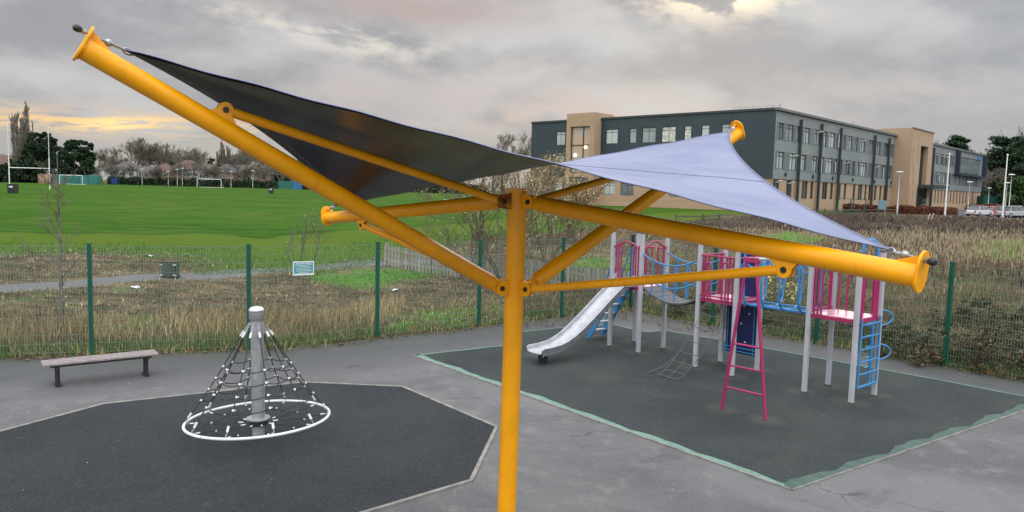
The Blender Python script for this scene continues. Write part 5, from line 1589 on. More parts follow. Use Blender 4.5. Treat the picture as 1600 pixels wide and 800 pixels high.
far_tree(33, 215, 23.5, 3, 'very tall bare poplar above the dark conifers at the far left', .3, .72, group=None, name='poplar_tree')
far_tree(49, 218, 18.5, 3, 'slimmer bare poplar just right of the tallest poplar', 1.3, .42, group=None, name='poplar_tree')
rnd = random.Random(77)
row = [(4, 250, 8, 0), (150, 262, 10, 1), (168, 275, 9, 2), (186, 290, 12, 0), (203, 285, 15, 2), (222, 292, 13, 1), (238, 286, 14, 0), (252, 295, 13, 1), (266, 290, 11, 2), (281, 300, 12.5, 0), (296, 288, 11, 1), (308, 300, 13, 2), (320, 296, 10, 0),
       (345, 292, 13, 3), (353, 290, 15, 3), (362, 296, 11, 1), (373, 290, 12.5, 3), (383, 296, 11, 0), (398, 300, 13, 2), (412, 294, 12, 1), (430, 300, 11, 0), (450, 290, 10, 2), (470, 300, 11, 1), (495, 296, 12, 0), (520, 300, 12, 2),
       (545, 290, 11, 1), (575, 300, 13, 0), (605, 300, 12, 1), (640, 300, 12, 2), (680, 290, 13, 0), (715, 280, 12, 1), (750, 270, 13, 2), (785, 240, 17, 0), (812, 235, 13, 1), (770, 230, 12, 2)]
MARKS = [(130, 'the dark flat topped evergreen'), (165, 'the lone blue cabin'), (200, 'the white rendered house'), (234, 'the small brick house'), (259, 'the middle brick house'), (295, 'the largest brown roofed house'), (326, 'the narrow white house'), (355, 'the right hand goal'), (384, 'the last street lamp'),
         (415, 'the black field bin'), (450, 'the green and blue containers'), (500, 'the low yellow arm end'), (560, 'the lower left strut'), (640, 'the drooping sail corner'), (720, 'the hub of the canopy'), (800, 'the many stemmed birch')]
_used = {}


def place_words(px, what):
    mk = min(MARKS, key=lambda m: abs(m[0] - px)); side = 'just left of' if px < mk[0] - 4 else ('just right of' if px > mk[0] + 4 else 'directly above')
    base = '%s %s %s' % (what, side, mk[1]); n = _used.get(base, 0); _used[base] = n + 1
    return base + ['', ', the second one there', ', the third one there', ', the fourth one there'][n]


for i, (px, Y, h, k) in enumerate(row):
    what = ('narrow upright leafless tree' if k == 3 else 'wide leafless tree' if h > 12.5 else 'lower leafless tree')
    far_tree(px, Y, h * 1.22, k, place_words(px, what), rnd.random() * 6, rnd.uniform(1.0, 1.3) if k < 3 else .75)
# low garden trees in front of the houses
gt = [(140, 245, 6.5, 1), (160, 243, 6, 0), (172, 246, 5.5, 2), (194, 247, 5, 0), (206, 246, 5.5, 1), (233, 245, 4.6, 2), (250, 247, 5.2, 1), (292, 247, 6.4, 2), (304, 246, 6.8, 0), (331, 245, 5.5, 1), (346, 246, 6, 2), (374, 246, 6.5, 0), (388, 245, 6, 1), (404, 246, 7, 2), (420, 246, 6, 0), (438, 246, 6, 1),
      (530, 246, 6, 0), (570, 246, 7, 1), (620, 246, 6, 2), (670, 246, 7, 1), (720, 246, 7, 0)]
for px, Y, h, k in gt:
    far_tree(px, Y, h * 1.25, k, place_words(px, 'small bushy garden tree'), rnd.random() * 6, 1.35, group='small garden trees before the far houses')

CYP = lambda h: (min(1.0, .72 + h * .9) if h < .35 else max(.12, 1.03 - (h - .35) ** 1.6 * 1.25))
leafy_tree('conifer_tree', at_depth(63, 217), 'big dark evergreen with a pointed top, left one of the pair behind the rugby posts', 11.5, 14.6, 51, DKG, 34000, .24, CYP, 300)
leafy_tree('conifer_tree', at_depth(40, 218), 'lower dark evergreen mass leaning out left of the pointed one', 8, 9.5, 52, DKG, 14000, .24, CYP, 150)
leafy_tree('conifer_tree', at_depth(122, 217), 'dark evergreen with a flat broad top, right one of the pair behind the rugby posts', 8.6, 12.6, 53, DKG, 32000, .24, lambda h: min(1.0, .8 + h * .5) if h < .82 else 1.0 - (h - .82) * 2.6, 260)
leafy_tree('evergreen_tree', at_depth(333, 280), 'dark evergreen standing up behind the far houses', 6.5, 10.5, 54, DKG, 3000, .5, CYP, 40)
leafy_tree('evergreen_tree', at_depth(393, 262), 'rounded green tree beside the brick houses, right of the far goal', 6.5, 7.0, 55, [(.03, .06, .02), (.045, .08, .03)], 3000, .4, None, 40)
leafy_tree('evergreen_tree', at_depth(440, 262), 'round evergreen right of the far houses', 7, 6.0, 56, DKG, 2500, .4, None, 40)
for px, w in ((10, 11), (-20, 12)): leafy_tree('hedge_tree', at_depth(px, 212), ['low dark evergreen screen cut by the left picture edge', 'low dark evergreen screen between the rugby posts and the red roofed house'][px > 0], w, 5.2, 60 + px, DKG, 5000, .35, None, 60, group='low dark screen at the far left')

# --- right hand trees behind the school and car park
CED = lambda h: .35 + .65 * abs(math.sin(h * 9.0)) * (1 - h * .55)
def cedar(px, Y, W, Ht, seed, label):
    rng = np.random.default_rng(seed); t = thing('cedar_tree', at_depth(px, Y), label, 'tree')
    segs = []; tips = []; pts = []
    grow(rng, (0, 0, -.3), (0, 0, 1), Ht * .9, .45, 0, segs, tips)
    for i in range(64):
        h = Ht * rng.uniform(.05, 1.0); a = rng.random() * 6.283; L = W / 2 * (1.08 - .55 * (h / Ht) ** 2.0) * rng.uniform(.55, 1.1)
        p0 = np.array([0, 0, h - L * .12]); p1 = np.array([math.cos(a) * L, math.sin(a) * L, h + rng.uniform(-.3, .9)])
        segs.append((*p0, .14, *p1, .03))
        for q in rng.uniform(.2, 1.0, 6): pts.append((*(p0 + (p1 - p0) * q), L * .34))
    pts = np.array(pts); n = 42000; i = rng.integers(0, len(pts), n); d = rng.normal(0, .5, (n, 3)) * pts[i, 3:4] * np.array([1, 1, .34])
    V, F = leaf_quads(rng, pts[i, :3] + d, .30); tone = rng.uniform(.6, 1.4, len(pts))[i][:, None]
    c = np.array(DKG)[rng.integers(0, 4, n)] * tone * 1.15
    v2, f2 = prism_segs(segs, 5); np_mesh('trunk', v2, f2, BARK, parent=t); np_mesh('crown', V, F, LEAF, colors=rep(c, 4), parent=t)


cedar(1497, 215, 13, 19.5, 71, 'dark cedar top showing above the school roof at its far end')
cedar(1575, 205, 22, 19.5, 72, 'wide layered dark cedar right of the school, behind the car park')
cedar(1630, 190, 18, 20, 73, 'dark cedar at the right edge of the picture')
cedar(1545, 235, 15, 17, 74, 'smaller cedar between the school end and the wide cedar')
leafy_tree('evergreen_tree', at_depth(1600, 160), 'broad bright green bush tree right of the tall lamp posts', 11, 7.5, 75, [(.045, .085, .02), (.06, .11, .03), (.03, .06, .018)], 9000, .3, None, 80)
leafy_tree('evergreen_tree', at_depth(1640, 150), 'green bush at the right edge behind the cars', 10, 7, 76, [(.04, .075, .02), (.05, .09, .03)], 6000, .3, None, 60)
leafy_tree('evergreen_tree', at_depth(1556, 178), 'dark shrub behind the green container', 7, 7, 77, DKG, 5000, .3, None, 50)
far_tree(1545, 190, 10.5, 1, 'leafless pale tree beside the end of the school', .5, 1.1, group=None)
far_tree(1597, 230, 26, 2, 'tall leafless tree above the cedars at the right edge', 1.5, .9, group=None)
far_tree(1465, 230, 21, 0, 'leafless tree top peeping over the school roof', 2.5, .8, group=None)
far_tree(1515, 225, 16, 2, 'leafless tree behind the far end of the school', .5, 1, group=None)


def hedge(pts, w, h, label, cols, seed, dens=60, size=.13, z0=None, name='hedge', group=None):
    rng = np.random.default_rng(seed); P0 = Vector(pts[0]); t = thing(name, P0, label, 'hedge', group); allC = []
    for a, b in zip(pts[:-1], pts[1:]):
        a = np.array(a[:2]); b = np.array(b[:2]); L = np.linalg.norm(b - a); n = int(L * dens); s = rng.random(n); d = (b - a) / L; nn = np.array([-d[1], d[0]])
        f = rng.random(n); off = rng.uniform(-.5, .5, n) * w; zz = rng.random(n) ** .7 * h
        hh = h * (1 + .12 * np.sin(s * L * .8) + .07 * np.sin(s * L * 2.3)); top = rng.random(n) < .35; zz = np.where(top, hh, zz); zz = zz + rng.normal(0, .05, n)
        side = ~top; off = np.where(side, np.sign(off) * w / 2 * rng.uniform(.75, 1.1, n), off)
        xy = a + d * (s * L)[:, None] + nn * off[:, None]; g = H(xy[:, 0], xy[:, 1])
        allC.append(np.stack([xy[:, 0], xy[:, 1], g + zz], 1))
    C = np.concatenate(allC); V, F = leaf_quads(rng, C, size); col = np.array(cols)[rng.integers(0, len(cols), len(C))] * rng.uniform(.6, 1.3, (len(C), 1))
    np_mesh('foliage', V - np.array(P0), F, LEAF, colors=rep(col, 4), parent=t)
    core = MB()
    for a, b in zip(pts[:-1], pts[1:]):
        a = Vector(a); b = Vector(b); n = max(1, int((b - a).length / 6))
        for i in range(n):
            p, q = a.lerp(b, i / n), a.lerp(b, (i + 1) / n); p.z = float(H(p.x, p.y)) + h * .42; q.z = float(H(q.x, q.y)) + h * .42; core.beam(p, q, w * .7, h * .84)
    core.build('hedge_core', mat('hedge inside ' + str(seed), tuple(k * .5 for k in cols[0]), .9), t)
    return t


BEECH = [(.13, .040, .024), (.17, .055, .032), (.10, .035, .022), (.09, .05, .028)]
hedge([at_depth(1318, 100), at_depth(1403, 98), at_depth(1468, 108), at_depth(1490, 122)], 1.3, .95, 'long clipped red brown hedge in front of the school facade', BEECH, 5, 260, .13)
hedge([at_depth(1517, 128), at_depth(1557, 140)], 1.6, 1.5, 'short red brown hedge between the school end and the cars', BEECH, 6, 220, .14)
HG = [(.020, .040, .018), (.03, .055, .022), (.045, .055, .03)]
hedge([at_depth(-40, 238), at_depth(60, 238)], 2.2, 2.6, 'dark hedge at the far left edge of the field', HG, 7, 60, .4)
hedge([at_depth(170, 242), at_depth(260, 240), at_depth(345, 240), at_depth(433, 240)], 2.0, 2.2, 'dark hedge along the far edge of the field below the houses', HG, 8, 60, .4)
hedge([at_depth(472, 238), at_depth(600, 236), at_depth(760, 232)], 2.2, 2.8, 'dark hedge along the field edge right of the blue container', HG, 9, 60, .4)


# ---------------------------------------------------------------- grass, reeds and litter of the rough ground
def clearance(x, y):
    pth = sdist(PATH, x, y); lw = sdist(LAWN, x, y); return pth, lw


def blades(name, X, Y, hgt, wid, cols, seed, lean=.35, kind='stuff', fluff=None):
    rng = np.random.default_rng(seed); n = len(X); Z = H(X, Y)
    a = rng.random(n) * 6.283; la = rng.random(n) * 6.283; l = rng.normal(0, lean, n) * hgt
    dx, dy = np.cos(a) * wid / 2, np.sin(a) * wid / 2; lx, ly = np.cos(la) * l, np.sin(la) * l
    b = np.stack([X, Y, Z - .02], 1); m = b + np.stack([lx * .35, ly * .35, hgt * .6], 1); tp = b + np.stack([lx, ly, hgt * (1 - .15 * np.abs(l) / (hgt + 1e-6))], 1)
    w0 = np.stack([dx, dy, 0 * dx], 1); V = np.stack([b - w0, b + w0, m + w0 * .7, m - w0 * .7, tp + w0 * .12, tp - w0 * .12], 1).reshape(-1, 3)
    k = np.arange(n)[:, None] * 6; F = np.concatenate([k + np.array([[0, 1, 2, 3]]), k + np.array([[3, 2, 4, 5]])], 0)
    c = rep(cols, 6).reshape(n, 6, 3)
    V = V; o = np_mesh(name, V, F, GRASSB, colors=c.reshape(-1, 3)); return tag(o, kind=kind)


def nz2(x, y, s, ph=0.0):
    return (np.sin(x * s + 1.7 * np.sin(y * s * .8 + ph) + ph) * np.cos(y * s * 1.1 + 1.3 * np.sin(x * s * .7 - ph)) + 1) / 2


STRAW = np.array([(.46, .34, .175), (.36, .26, .13), (.24, .175, .085), (.54, .42, .23)]); BROWN = np.array([(.098, .072, .044), (.135, .10, .063), (.068, .052, .034), (.165, .13, .083)])
GREEN = np.array([(.055, .13, .025), (.08, .16, .035), (.045, .10, .02), (.12, .17, .05)]); GREYB = np.array([(.135, .10, .09), (.17, .13, .115), (.09, .068, .06), (.21, .165, .135)])


def pick(rng, pal, n): return pal[rng.integers(0, len(pal), n)] * rng.uniform(.75, 1.2, (n, 1))


def rough_ground():
    rng = np.random.default_rng(9)
    def samples(n, x0, x1, y0, y1): return rng.uniform(x0, x1, n), rng.uniform(y0, y1, n)
    # left strip of tall straw behind the fence
    X, Y = samples(620000, -20, 6, 14.5, 33); d = d_out(X, Y); pth, lw = clearance(X, Y)
    dens = np.clip(1.25 - d / 6.5, .05, 1) * (.18 + .82 * nz2(X, Y, .9) ** 1.3); dens = np.where(d > 4.5, dens * .4, dens)
    dens = np.where(X > -3.2, dens * .35, dens)
    k = (d > .12) & (d < 10) & (pth < -.2) & (lw < -.2) & (rng.random(len(X)) < dens * .55); X, Y, d = X[k], Y[k], d[k]; n = len(X)
    g = nz2(X, Y, .9, 2); tall = np.clip(1.1 - d / 6.5, .16, 1)
    hh = rng.uniform(.35, 1.05, n) * (.36 + .62 * g) * tall * np.where(X > -3.2, .42, 1.0); col = pick(rng, STRAW, n) * (.75 + .5 * nz2(X, Y, .55, 3))[:, None]
    br = rng.random(n) < .15 + .5 * (d > 3.8) + .45 * (nz2(X, Y, .6, 11) > .66); col[br] = pick(rng, BROWN, br.sum())
    grn = (d < .9) & (rng.random(n) < .85) | (rng.random(n) < .18 * (nz2(X, Y, .7, 5) > .7)) ; col[grn] = pick(rng, GREEN, grn.sum()); hh[grn] *= .6
    tag(blades('dead_grass', X, Y, hh, rng.uniform(.006, .016, n), col, 1), 'tall straw coloured dead grass behind the left fence', 'grass')
    # right bank: dense brown growth from the fence up
    X, Y = samples(760000, 0, 34, 12, 36); d = d_out(X, Y); lw = sdist(LAWN, X, Y); pt = np.full(X.shape, -50.0)
    for pl, s in PATCH[1:4]: pt = np.maximum(pt, sdist(pl, X, Y))
    vis = np.abs(X) < Y * .78
    k = (d > .12) & (d < 15) & (lw < -.3) & vis & (rng.random(len(X)) < np.clip(1.2 - d / 16, .3, 1) * (.4 + .6 * nz2(X, Y, 1.3, 1)) * np.where(pt > 0, .4, 1) * .62)
    X, Y, d, pt = X[k], Y[k], d[k], pt[k]; n = len(X); g = nz2(X, Y, 1.0, 3)
    hh = rng.uniform(.15, 1.0, n) ** 1.3 * (.16 + .62 * g ** 1.4) * np.where(pt > 0, .4, 1); col = pick(rng, BROWN, n) * (.7 + .7 * nz2(X, Y, .5, 8))[:, None]
    st = rng.random(n) < .04 + .34 * (nz2(X, Y, .45, 6) > .5) * (d > 2.2) + .12 * (d > 4); col[d < 2.6] *= .72; col[st] = pick(rng, STRAW, st.sum()) * .8
    grn = ((d < .7) & (rng.random(n) < .6)) | ((nz2(X, Y, .55, 7) > .55) & (rng.random(n) < .5)) | ((pt > 0) & (rng.random(n) < .8)); col[grn] = pick(rng, GREEN, grn.sum()) * .8; hh[grn] *= .7
    tag(blades('dead_weeds', X, Y, hh, rng.uniform(.007, .018, n), col, 2, .75), 'dense brown weeds and stems behind the right fence', 'weeds')
    # farther scrub
    X, Y = samples(560000, -2, 110, 26, 108); d = d_out(X, Y); lw = sdist(LAWN, X, Y); cp = sdist(CARPARK, X, Y); pt = np.full(X.shape, -50.0)
    for pl, s in PATCH[1:4]: pt = np.maximum(pt, sdist(pl, X, Y))
    bl = (X - 32.6) * .725 + (Y - 92) * -.689      # metres in front of the right facade
    k = (d > 10) & (d < 75) & (lw < -.4) & (cp < -.5) & (bl > 6) & (X < Y * .78) & (rng.random(len(X)) < np.clip(1.15 - d / 80, .3, 1) * .5 * (.35 + .65 * nz2(X, Y, .5, 1)) * np.where(pt > 0, .25, 1))
    X, Y, d, pt = X[k], Y[k], d[k], pt[k]; n = len(X); g = nz2(X, Y, .35, 3)
    hh = rng.uniform(.2, 1.0, n) ** 1.3 * (.22 + .70 * g ** 1.5) * np.where(pt > 0, .3, 1); col = pick(rng, GREYB, n) * (.55 + .7 * nz2(X, Y, .25, 8))[:, None]
    col *= np.where(d > 23, .62, .85)[:, None]; st = rng.random(n) < np.where(d < 23, .26, .03); col[st] = pick(rng, STRAW, st.sum()) * .75
    grn = (nz2(X, Y, .22, 7) > .75) & (rng.random(n) < .4) | ((pt > 0) & (rng.random(n) < .8)); col[grn] = pick(rng, GREEN, grn.sum()) * .85; hh[grn] *= .6
    tag(blades('heath_scrub', X, Y, hh, rng.uniform(.014, .05, n) * (.6 + d / 30), col, 3, .9), 'grey brown scrub rising to the school and car park', 'scrub')
    # reed mace with pale fluffy heads on the right
    n = 7000; X = rng.uniform(9, 34, n); Y = rng.uniform(22, 42, n); d = d_out(X, Y); k = (d > 5) & (X < Y * .75) & (X > Y * .28) & (nz2(X, Y, .3, 2) > .35); X, Y = X[k], Y[k]; n = len(X)
    hh = rng.uniform(.6, 1.15, n); col = np.tile(np.array([[.19, .14, .085]]), (n, 1)) * rng.uniform(.7, 1.2, (n, 1))
    tag(blades('reeds', X, Y, hh, rng.uniform(.012, .02, n), col, 4, .10), 'pale reeds standing in the brown growth', 'reeds')
    C = np.stack([X, Y, H(X, Y) + hh * .98], 1)
    segs = np.concatenate([C - [0, 0, .11], np.full((n, 1), .017), C + [0, 0, .07], np.full((n, 1), .009)], 1); V, F = prism_segs(segs, 4)
    c = np.tile(np.array([[.36, .29, .19]]), (n, 1)) * rng.uniform(.7, 1.2, (n, 1)); tag(np_mesh('reed_heads', V, F, GRASSB, colors=rep(c, 8)), 'fluffy pale heads on the reeds', 'reeds', kind='stuff')
    # tangled mounds: heath on the far bank, dock and bramble litter nearer
    def mounds(name, label, cat, X, Y, d, hh, rr, per, size, pal, seed):
        r2 = np.random.default_rng(seed); m = len(X); i = np.repeat(np.arange(m), per); n_ = len(i); dr = r2.normal(0, 1, (n_, 3)); dr /= np.linalg.norm(dr, axis=1, keepdims=True); dr[:, 2] = np.abs(dr[:, 2])
        q = r2.uniform(.55, 1.15, (n_, 1)); C = np.stack([X[i], Y[i], H(X[i], Y[i])], 1) + dr * q * np.stack([rr[i], rr[i], hh[i]], 1)
        V, F = leaf_quads(r2, C, size, .35); tone = r2.uniform(.6, 1.35, m)[i][:, None]; tag(np_mesh(name, V, F, GRASSB, colors=rep(pal[r2.integers(0, len(pal), n_)] * tone, 4)), label, cat, kind='stuff')
    X, Y = samples(5200, 0, 100, 26, 100); d = d_out(X, Y); lw = sdist(LAWN, X, Y); cp = sdist(CARPARK, X, Y); bl = (X - 32.6) * .725 + (Y - 92) * -.689
    pt = np.maximum(sdist(PATCH[1][0], X, Y), sdist(PATCH[2][0], X, Y)); k = (d > 13) & (d < 62) & (lw < -1.5) & (cp < -1) & (bl > 7) & (X < Y * .76) & (pt < 0) & (nz2(X, Y, .3, 4) > .25); X, Y, d = X[k], Y[k], d[k]; m = len(X)
    mounds('heath_mounds', 'low purplish brown tangled shrubs on the bank below the school', 'scrub', X, Y, d, rng.uniform(.25, .75, m), rng.uniform(.5, 1.3, m), 90, .055, np.array([(.085, .058, .052), (.115, .082, .072), (.065, .05, .042), (.15, .115, .09), (.07, .072, .04)]), 31)
    X, Y = samples(1500, 1, 26, 13, 32); d = d_out(X, Y); k = (d > .3) & (d < 11) & (X < Y * .78) & (sdist(LAWN, X, Y) < -1); X, Y, d = X[k], Y[k], d[k]; m = len(X)
    mounds('weed_clumps', 'tangled brown and green weed clumps on the bank behind the right fence', 'weeds', X, Y, d, rng.uniform(.12, .55, m), rng.uniform(.2, .55, m), 150, .028, np.array([(.10, .07, .042), (.14, .10, .06), (.06, .075, .03), (.045, .06, .025), (.19, .14, .085)]), 32)
    X, Y = samples(1500, -20, 5, 17, 33); d = d_out(X, Y); pth, lw = clearance(X, Y); k = (d > 3.0) & (d < 14) & (pth < -.4) & (lw < -.5) & (sdist(PATCH[0][0], X, Y) < -.3); X, Y, d = X[k], Y[k], d[k]; m = len(X)
    mounds('debris_clumps', 'dark matted plant debris before the path behind the left fence', 'weeds', X, Y, d, rng.uniform(.03, .20, m), rng.uniform(.25, .8, m), 110, .030, np.array([(.075, .06, .045), (.12, .095, .07), (.055, .045, .035), (.17, .13, .09), (.06, .07, .035)]), 33)
    # thatch and flattened stalks lying on the ground
    X, Y = samples(200000, -24, 8, 17, 40); d = d_out(X, Y); pth, lw = clearance(X, Y); k = (d > .3) & (pth < 0) & (lw < .6) & (rng.random(len(X)) < .42 * (.3 + .7 * nz2(X, Y, .8, 9))); X, Y, d = X[k], Y[k], d[k]; n = len(X)
    gpch = sdist(PATCH[0][0], X, Y) > -.2; col = pick(rng, np.concatenate([BROWN, STRAW]), n); col[gpch] = pick(rng, GREEN, gpch.sum()) * 1.1
    tag(blades('thatch', X, Y, rng.uniform(.04, .16, n), rng.uniform(.012, .03, n), col, 6, 1.3), 'flattened brown thatch either side of the path', 'grass')
    # short green grass along the foot of the fences and at the lawn edge
    X, Y = samples(420000, -24, 30, 9, 34); d = d_out(X, Y); k = (d > -.34 + .25 * nz2(X, Y, 2.0)) & (d < .75) & (rng.random(len(X)) < .95); X, Y = X[k], Y[k]; n = len(X)
    col = pick(rng, GREEN, n); b = rng.random(n) < .25; col[b] = pick(rng, STRAW, b.sum()); w = X > 4; hh = rng.uniform(.05, .26, n); col = col * 1.15
    tag(blades('verge_grass', X, Y, hh, rng.uniform(.006, .014, n), col, 7, .6), 'short green grass along the foot of the fences', 'grass')
    X, Y = samples(420000, -34, 34, 24, 62); lw = sdist(LAWN, X, Y); k = (lw > -.9) & (lw < 3.5) & (rng.random(len(X)) < np.clip(.9 - lw * .2, 0, 1)); X, Y = X[k], Y[k]; n = len(X)
    tag(blades('lawn_edge_grass', X, Y, rng.uniform(.05, .18, n), rng.uniform(.012, .03, n), pick(rng, GREEN, n) * 1.25, 8, .6), 'longer green grass along the edge of the playing field', 'grass')
    # fallen leaves on the asphalt edge
    X, Y = samples(150000, -20, 22, 6, 26); d = d_out(X, Y); c2 = (np.abs(X - 3.6) < 3.4) & (Y > 20.3); wdt = np.where(c2, 1.5, .42)
    k = (d > -wdt * (.75 + .5 * nz2(X, Y, 1.7))) & (d < .25) & (rng.random(len(X)) < np.where(c2, .60, .95) * (.35 + .65 * nz2(X, Y, 2.3, 4))); X, Y = X[k], Y[k]; n = len(X)
    C = np.stack([X, Y, .022 + rng.random(n) * .03], 1); V, F = leaf_quads(rng, C, .042); V = V.reshape(n, 4, 3); V[:, :, 2] = C[:, 2:3] + (V[:, :, 2] - C[:, 2:3]) * .35; V = V.reshape(-1, 3)
    V[:, 2] = np.maximum(V[:, 2], .008)
    lc = np.array([(.085, .038, .022), (.12, .055, .03), (.05, .028, .018), (.17, .09, .05)]); tag(np_mesh('fallen_leaves', V, F, LEAF, colors=rep(pick(rng, lc, n), 4)), 'brown fallen leaves gathered along the foot of the fence', 'leaves', kind='stuff')
    # scattered grit, leaves and litter on the play surfaces
    n = 260; X = rng.uniform(-9, 10, n); Y = rng.uniform(8.5, 20, n); k = d_out(X, Y) < -.3; X, Y = X[k], Y[k]; n = len(X); C = np.stack([X, Y, np.full(n, .022)], 1)
    V, F = leaf_quads(rng, C, .014); V = V.reshape(n, 4, 3); V[:, :, 2] = .021 + (V[:, :, 2] - .022) * .12; V = V.reshape(-1, 3); lc = np.array([(.5, .5, .48), (.35, .34, .33), (.05, .045, .04), (.14, .08, .05)])
    tag(np_mesh('grit', V, F, LEAF, colors=rep(pick(rng, lc, n), 4)), 'small scattered grit and leaf scraps on the play surface', 'litter', kind='stuff')


rough_ground()


def bramble(px, py, w, h, label, seed, cols, n=5000, size=.035):
    rng = np.random.default_rng(seed); g = G(px, py); t = thing('bramble_bush', g, label, 'bush', 'bramble clumps behind the right fence')
    V, F, c = crown_cloud(rng, n, w / 2, h, lambda q: math.sqrt(max(.05, 1 - q * q)), size, cols, 40); np_mesh('leaves', V, F, LEAF, colors=c, parent=t)
    segs = []; tips = []
    for k in range(9): grow(rng, (0, 0, 0), rng.normal(0, .6, 3) + np.array([0, 0, .8]), h * .8, .008, 1, segs, tips, .7, -.1, (2, 3), .7, .2, .004)
    v, f = prism_segs(segs, 3); np_mesh('stems', v, f, TWIG, parent=t)


BL = ['low bramble clump behind the right fence, left of its last post', 'large bramble clump behind the fence at the red litter scrap', 'low bramble clump right of the curled blue pole', 'tallest bramble clump cut by the right picture edge', 'bramble clump seen between the posts of the right hand tower', 'bramble clump uphill of the last right fence post',
      'bramble clump under the blue tunnel behind the fence', 'bramble clump behind the rope net and the fence']
BR = [(.045, .055, .025), (.13, .085, .055), (.075, .06, .035), (.06, .085, .03), (.15, .11, .07)]
for i, (px, py, w, h) in enumerate([(1440, 560, 2.0, .75), (1560, 580, 2.6, 1.0), (1390, 540, 1.6, .6), (1610, 560, 2.4, 1.2), (1330, 522, 1.6, .55), (1530, 520, 2.2, .9), (1180, 505, 1.5, .6), (1080, 490, 1.5, .6)]):
    bramble(px, py, w, h, BL[i], 200 + i, BR)


# ---------------------------------------------------------------- wooden fences, path furniture
def picket_fence():
    a = G(602, 414); b = Vector((4.7, 25.6, 0)); b.z = float(H(b.x, b.y)); L = (b - a).length
    t = thing('picket_fence', a, 'weathered grey fence of close set upright boards behind the mesh fence', 'wooden fence')
    n = int(L / .16); rng = random.Random(4); d = (b - a); d.z = 0; d.normalize(); rz = math.atan2(d.y, d.x); base = MB().box((0, 0, .5), (.10, .022, 1.0)); me = base.mesh('board', WOODGREY)
    for i in range(n + 1):
        p = a.lerp(b, i / n); p.z = float(H(p.x, p.y)); h = (.82 + .18 * i / n) + rng.uniform(-.02, .02)
        o = link_mesh('board', me, t, p - a, (rng.uniform(-.02, .02), rng.uniform(-.015, .015), rz), (rng.uniform(.9, 1.1), 1, h))
    mb = MB(); m = 10
    for i in range(m):
        p = a.lerp(b, i / m); q = a.lerp(b, (i + 1) / m); p.z = float(H(p.x, p.y)); q.z = float(H(q.x, q.y)); off = Vector((-d.y, d.x, 0)) * .035
        for z in (.25, .68): mb.beam(p + off + Vector((0, 0, z)), q + off + Vector((0, 0, z)), .035, .07)
    mb.build('rail', WOODGREY, t)
    for i in range(0, m + 1, 2):
        p = a.lerp(b, i / m); p.z = float(H(p.x, p.y)); MB().box(p + Vector((-d.y, d.x, 0)) * .09 + Vector((0, 0, .45)), (.09, .09, .9), rz=rz).build('post', WOODGREY, t)


picket_fence()


def post_rail(pts, label, hgt=1.0, step=2.4, grp=None):
    t = thing('post_and_rail_fence', pts[0], label, 'wooden fence'); me = MB().box((0, 0, .45), (.12, .12, 1.2)).mesh('post', DARKWOOD)
    for a, b in zip(pts[:-1], pts[1:]):
        L = (b - a).length; n = max(1, round(L / step)); d = (b - a).normalized()
        for i in range(n):
            p = a.lerp(b, i / n); q = a.lerp(b, (i + 1) / n); p.z = float(H(p.x, p.y)); q.z = float(H(q.x, q.y)); link_mesh('post', me, t, p - pts[0], (0, 0, math.atan2(d.y, d.x)), (1, 1, hgt))
            for z in (.42 * hgt, .86 * hgt): MB().beam(p + Vector((0, 0, z)), q + Vector((0, 0, z)), .05, .10).build('rail', DARKWOOD, t)


post_rail([at_depth(1058, 56), at_depth(1100, 57), at_depth(1150, 60)], 'low post and rail fence where the lawn meets the brown bank, under the sail')
post_rail([at_depth(1228, 78), at_depth(1290, 80), at_depth(1345, 84), at_depth(1400, 88)], 'low post and rail fence on the bank in front of the school', .8, 3.0)

# litter bin beside the path
def bin_on_path():
    b0 = G(267, 435); t = thing('litter_bin', b0, 'square dark green litter bin standing beside the grey path', 'litter bin'); g = mat('bin green', (.065, .10, .085), .4, (.04, .07, .058), 8)
    k = (b0.y / 1160) * 27
    w = k * .92; h = k * .80; bs = .0
    MB().box(b0 + Vector((0, 0, .06 + h / 2)), (w * .92, w * .6, h), rz=.1).build('body', g, t, bevel=.02)
    mb = MB(); mb.box(b0 + Vector((0, 0, h + .07)), (w, w * .66, .05), rz=.1); mb.box(b0 + Vector((0, 0, .05)), (w, w * .66, .05), rz=.1); mb.build('rim', DARKM, t)
    for s in (-.4, -.2, 0, .2, .4): MB().box(b0 + Vector((s * w, -w * .31, .06 + h / 2)), (.02, .02, h * .95), rz=.1).build('rib', DARKM, t)
    for sx in (-.38, .38):
        for z in (.12, h): MB().box(b0 + Vector((sx * w, -w * .33, z)), (.10, .01, .03), rz=.1).build('reflector', WHITEP, t)


bin_on_path()


def far_bin(px, py, w, h, label):
    b0 = G(px, py); t = thing('litter_bin', b0, label, 'litter bin'); MB().box(b0 + Vector((0, 0, h / 2)), (w, w * .8, h)).build('body', BLACKP, t, bevel=.04)
    MB().box(b0 + Vector((0, 0, h + .03)), (w * 1.08, w * .88, .06)).build('lid', BLACKP, t); MB().box(b0 + Vector((0, -w * .41, h * .75)), (w * .5, .01, h * .18)).build('label', CONNW, t)


far_bin(424, 302.5, .72, .95, 'lone black litter bin out on the green field right of the far goal')
far_bin(20.5, 302, .85, .95, 'black box bin at the foot of the left rugby post')


# ---------------------------------------------------------------- goals
def rugby():
    Y = 108; pl = at_depth(14.5, Y); pr = at_depth(77.5, Y); t = thing('rugby_posts', pl, 'white H shaped rugby posts on the field at the far left', 'rugby posts')
    for p in (pl, pr):
        MB().tube([p, p + Vector((0, 0, 4.5))], .075, 8).build('upright', WHITEP, t); MB().tube([p + Vector((0, 0, 4.5)), p + Vector((0, 0, 9.6))], .040, 6).build('upright', WHITEP, t)
    MB().tube([pl + Vector((0, 0, 3.0)), pr + Vector((0, 0, 3.0))], .06, 8).build('crossbar', WHITEP, t)


rugby()


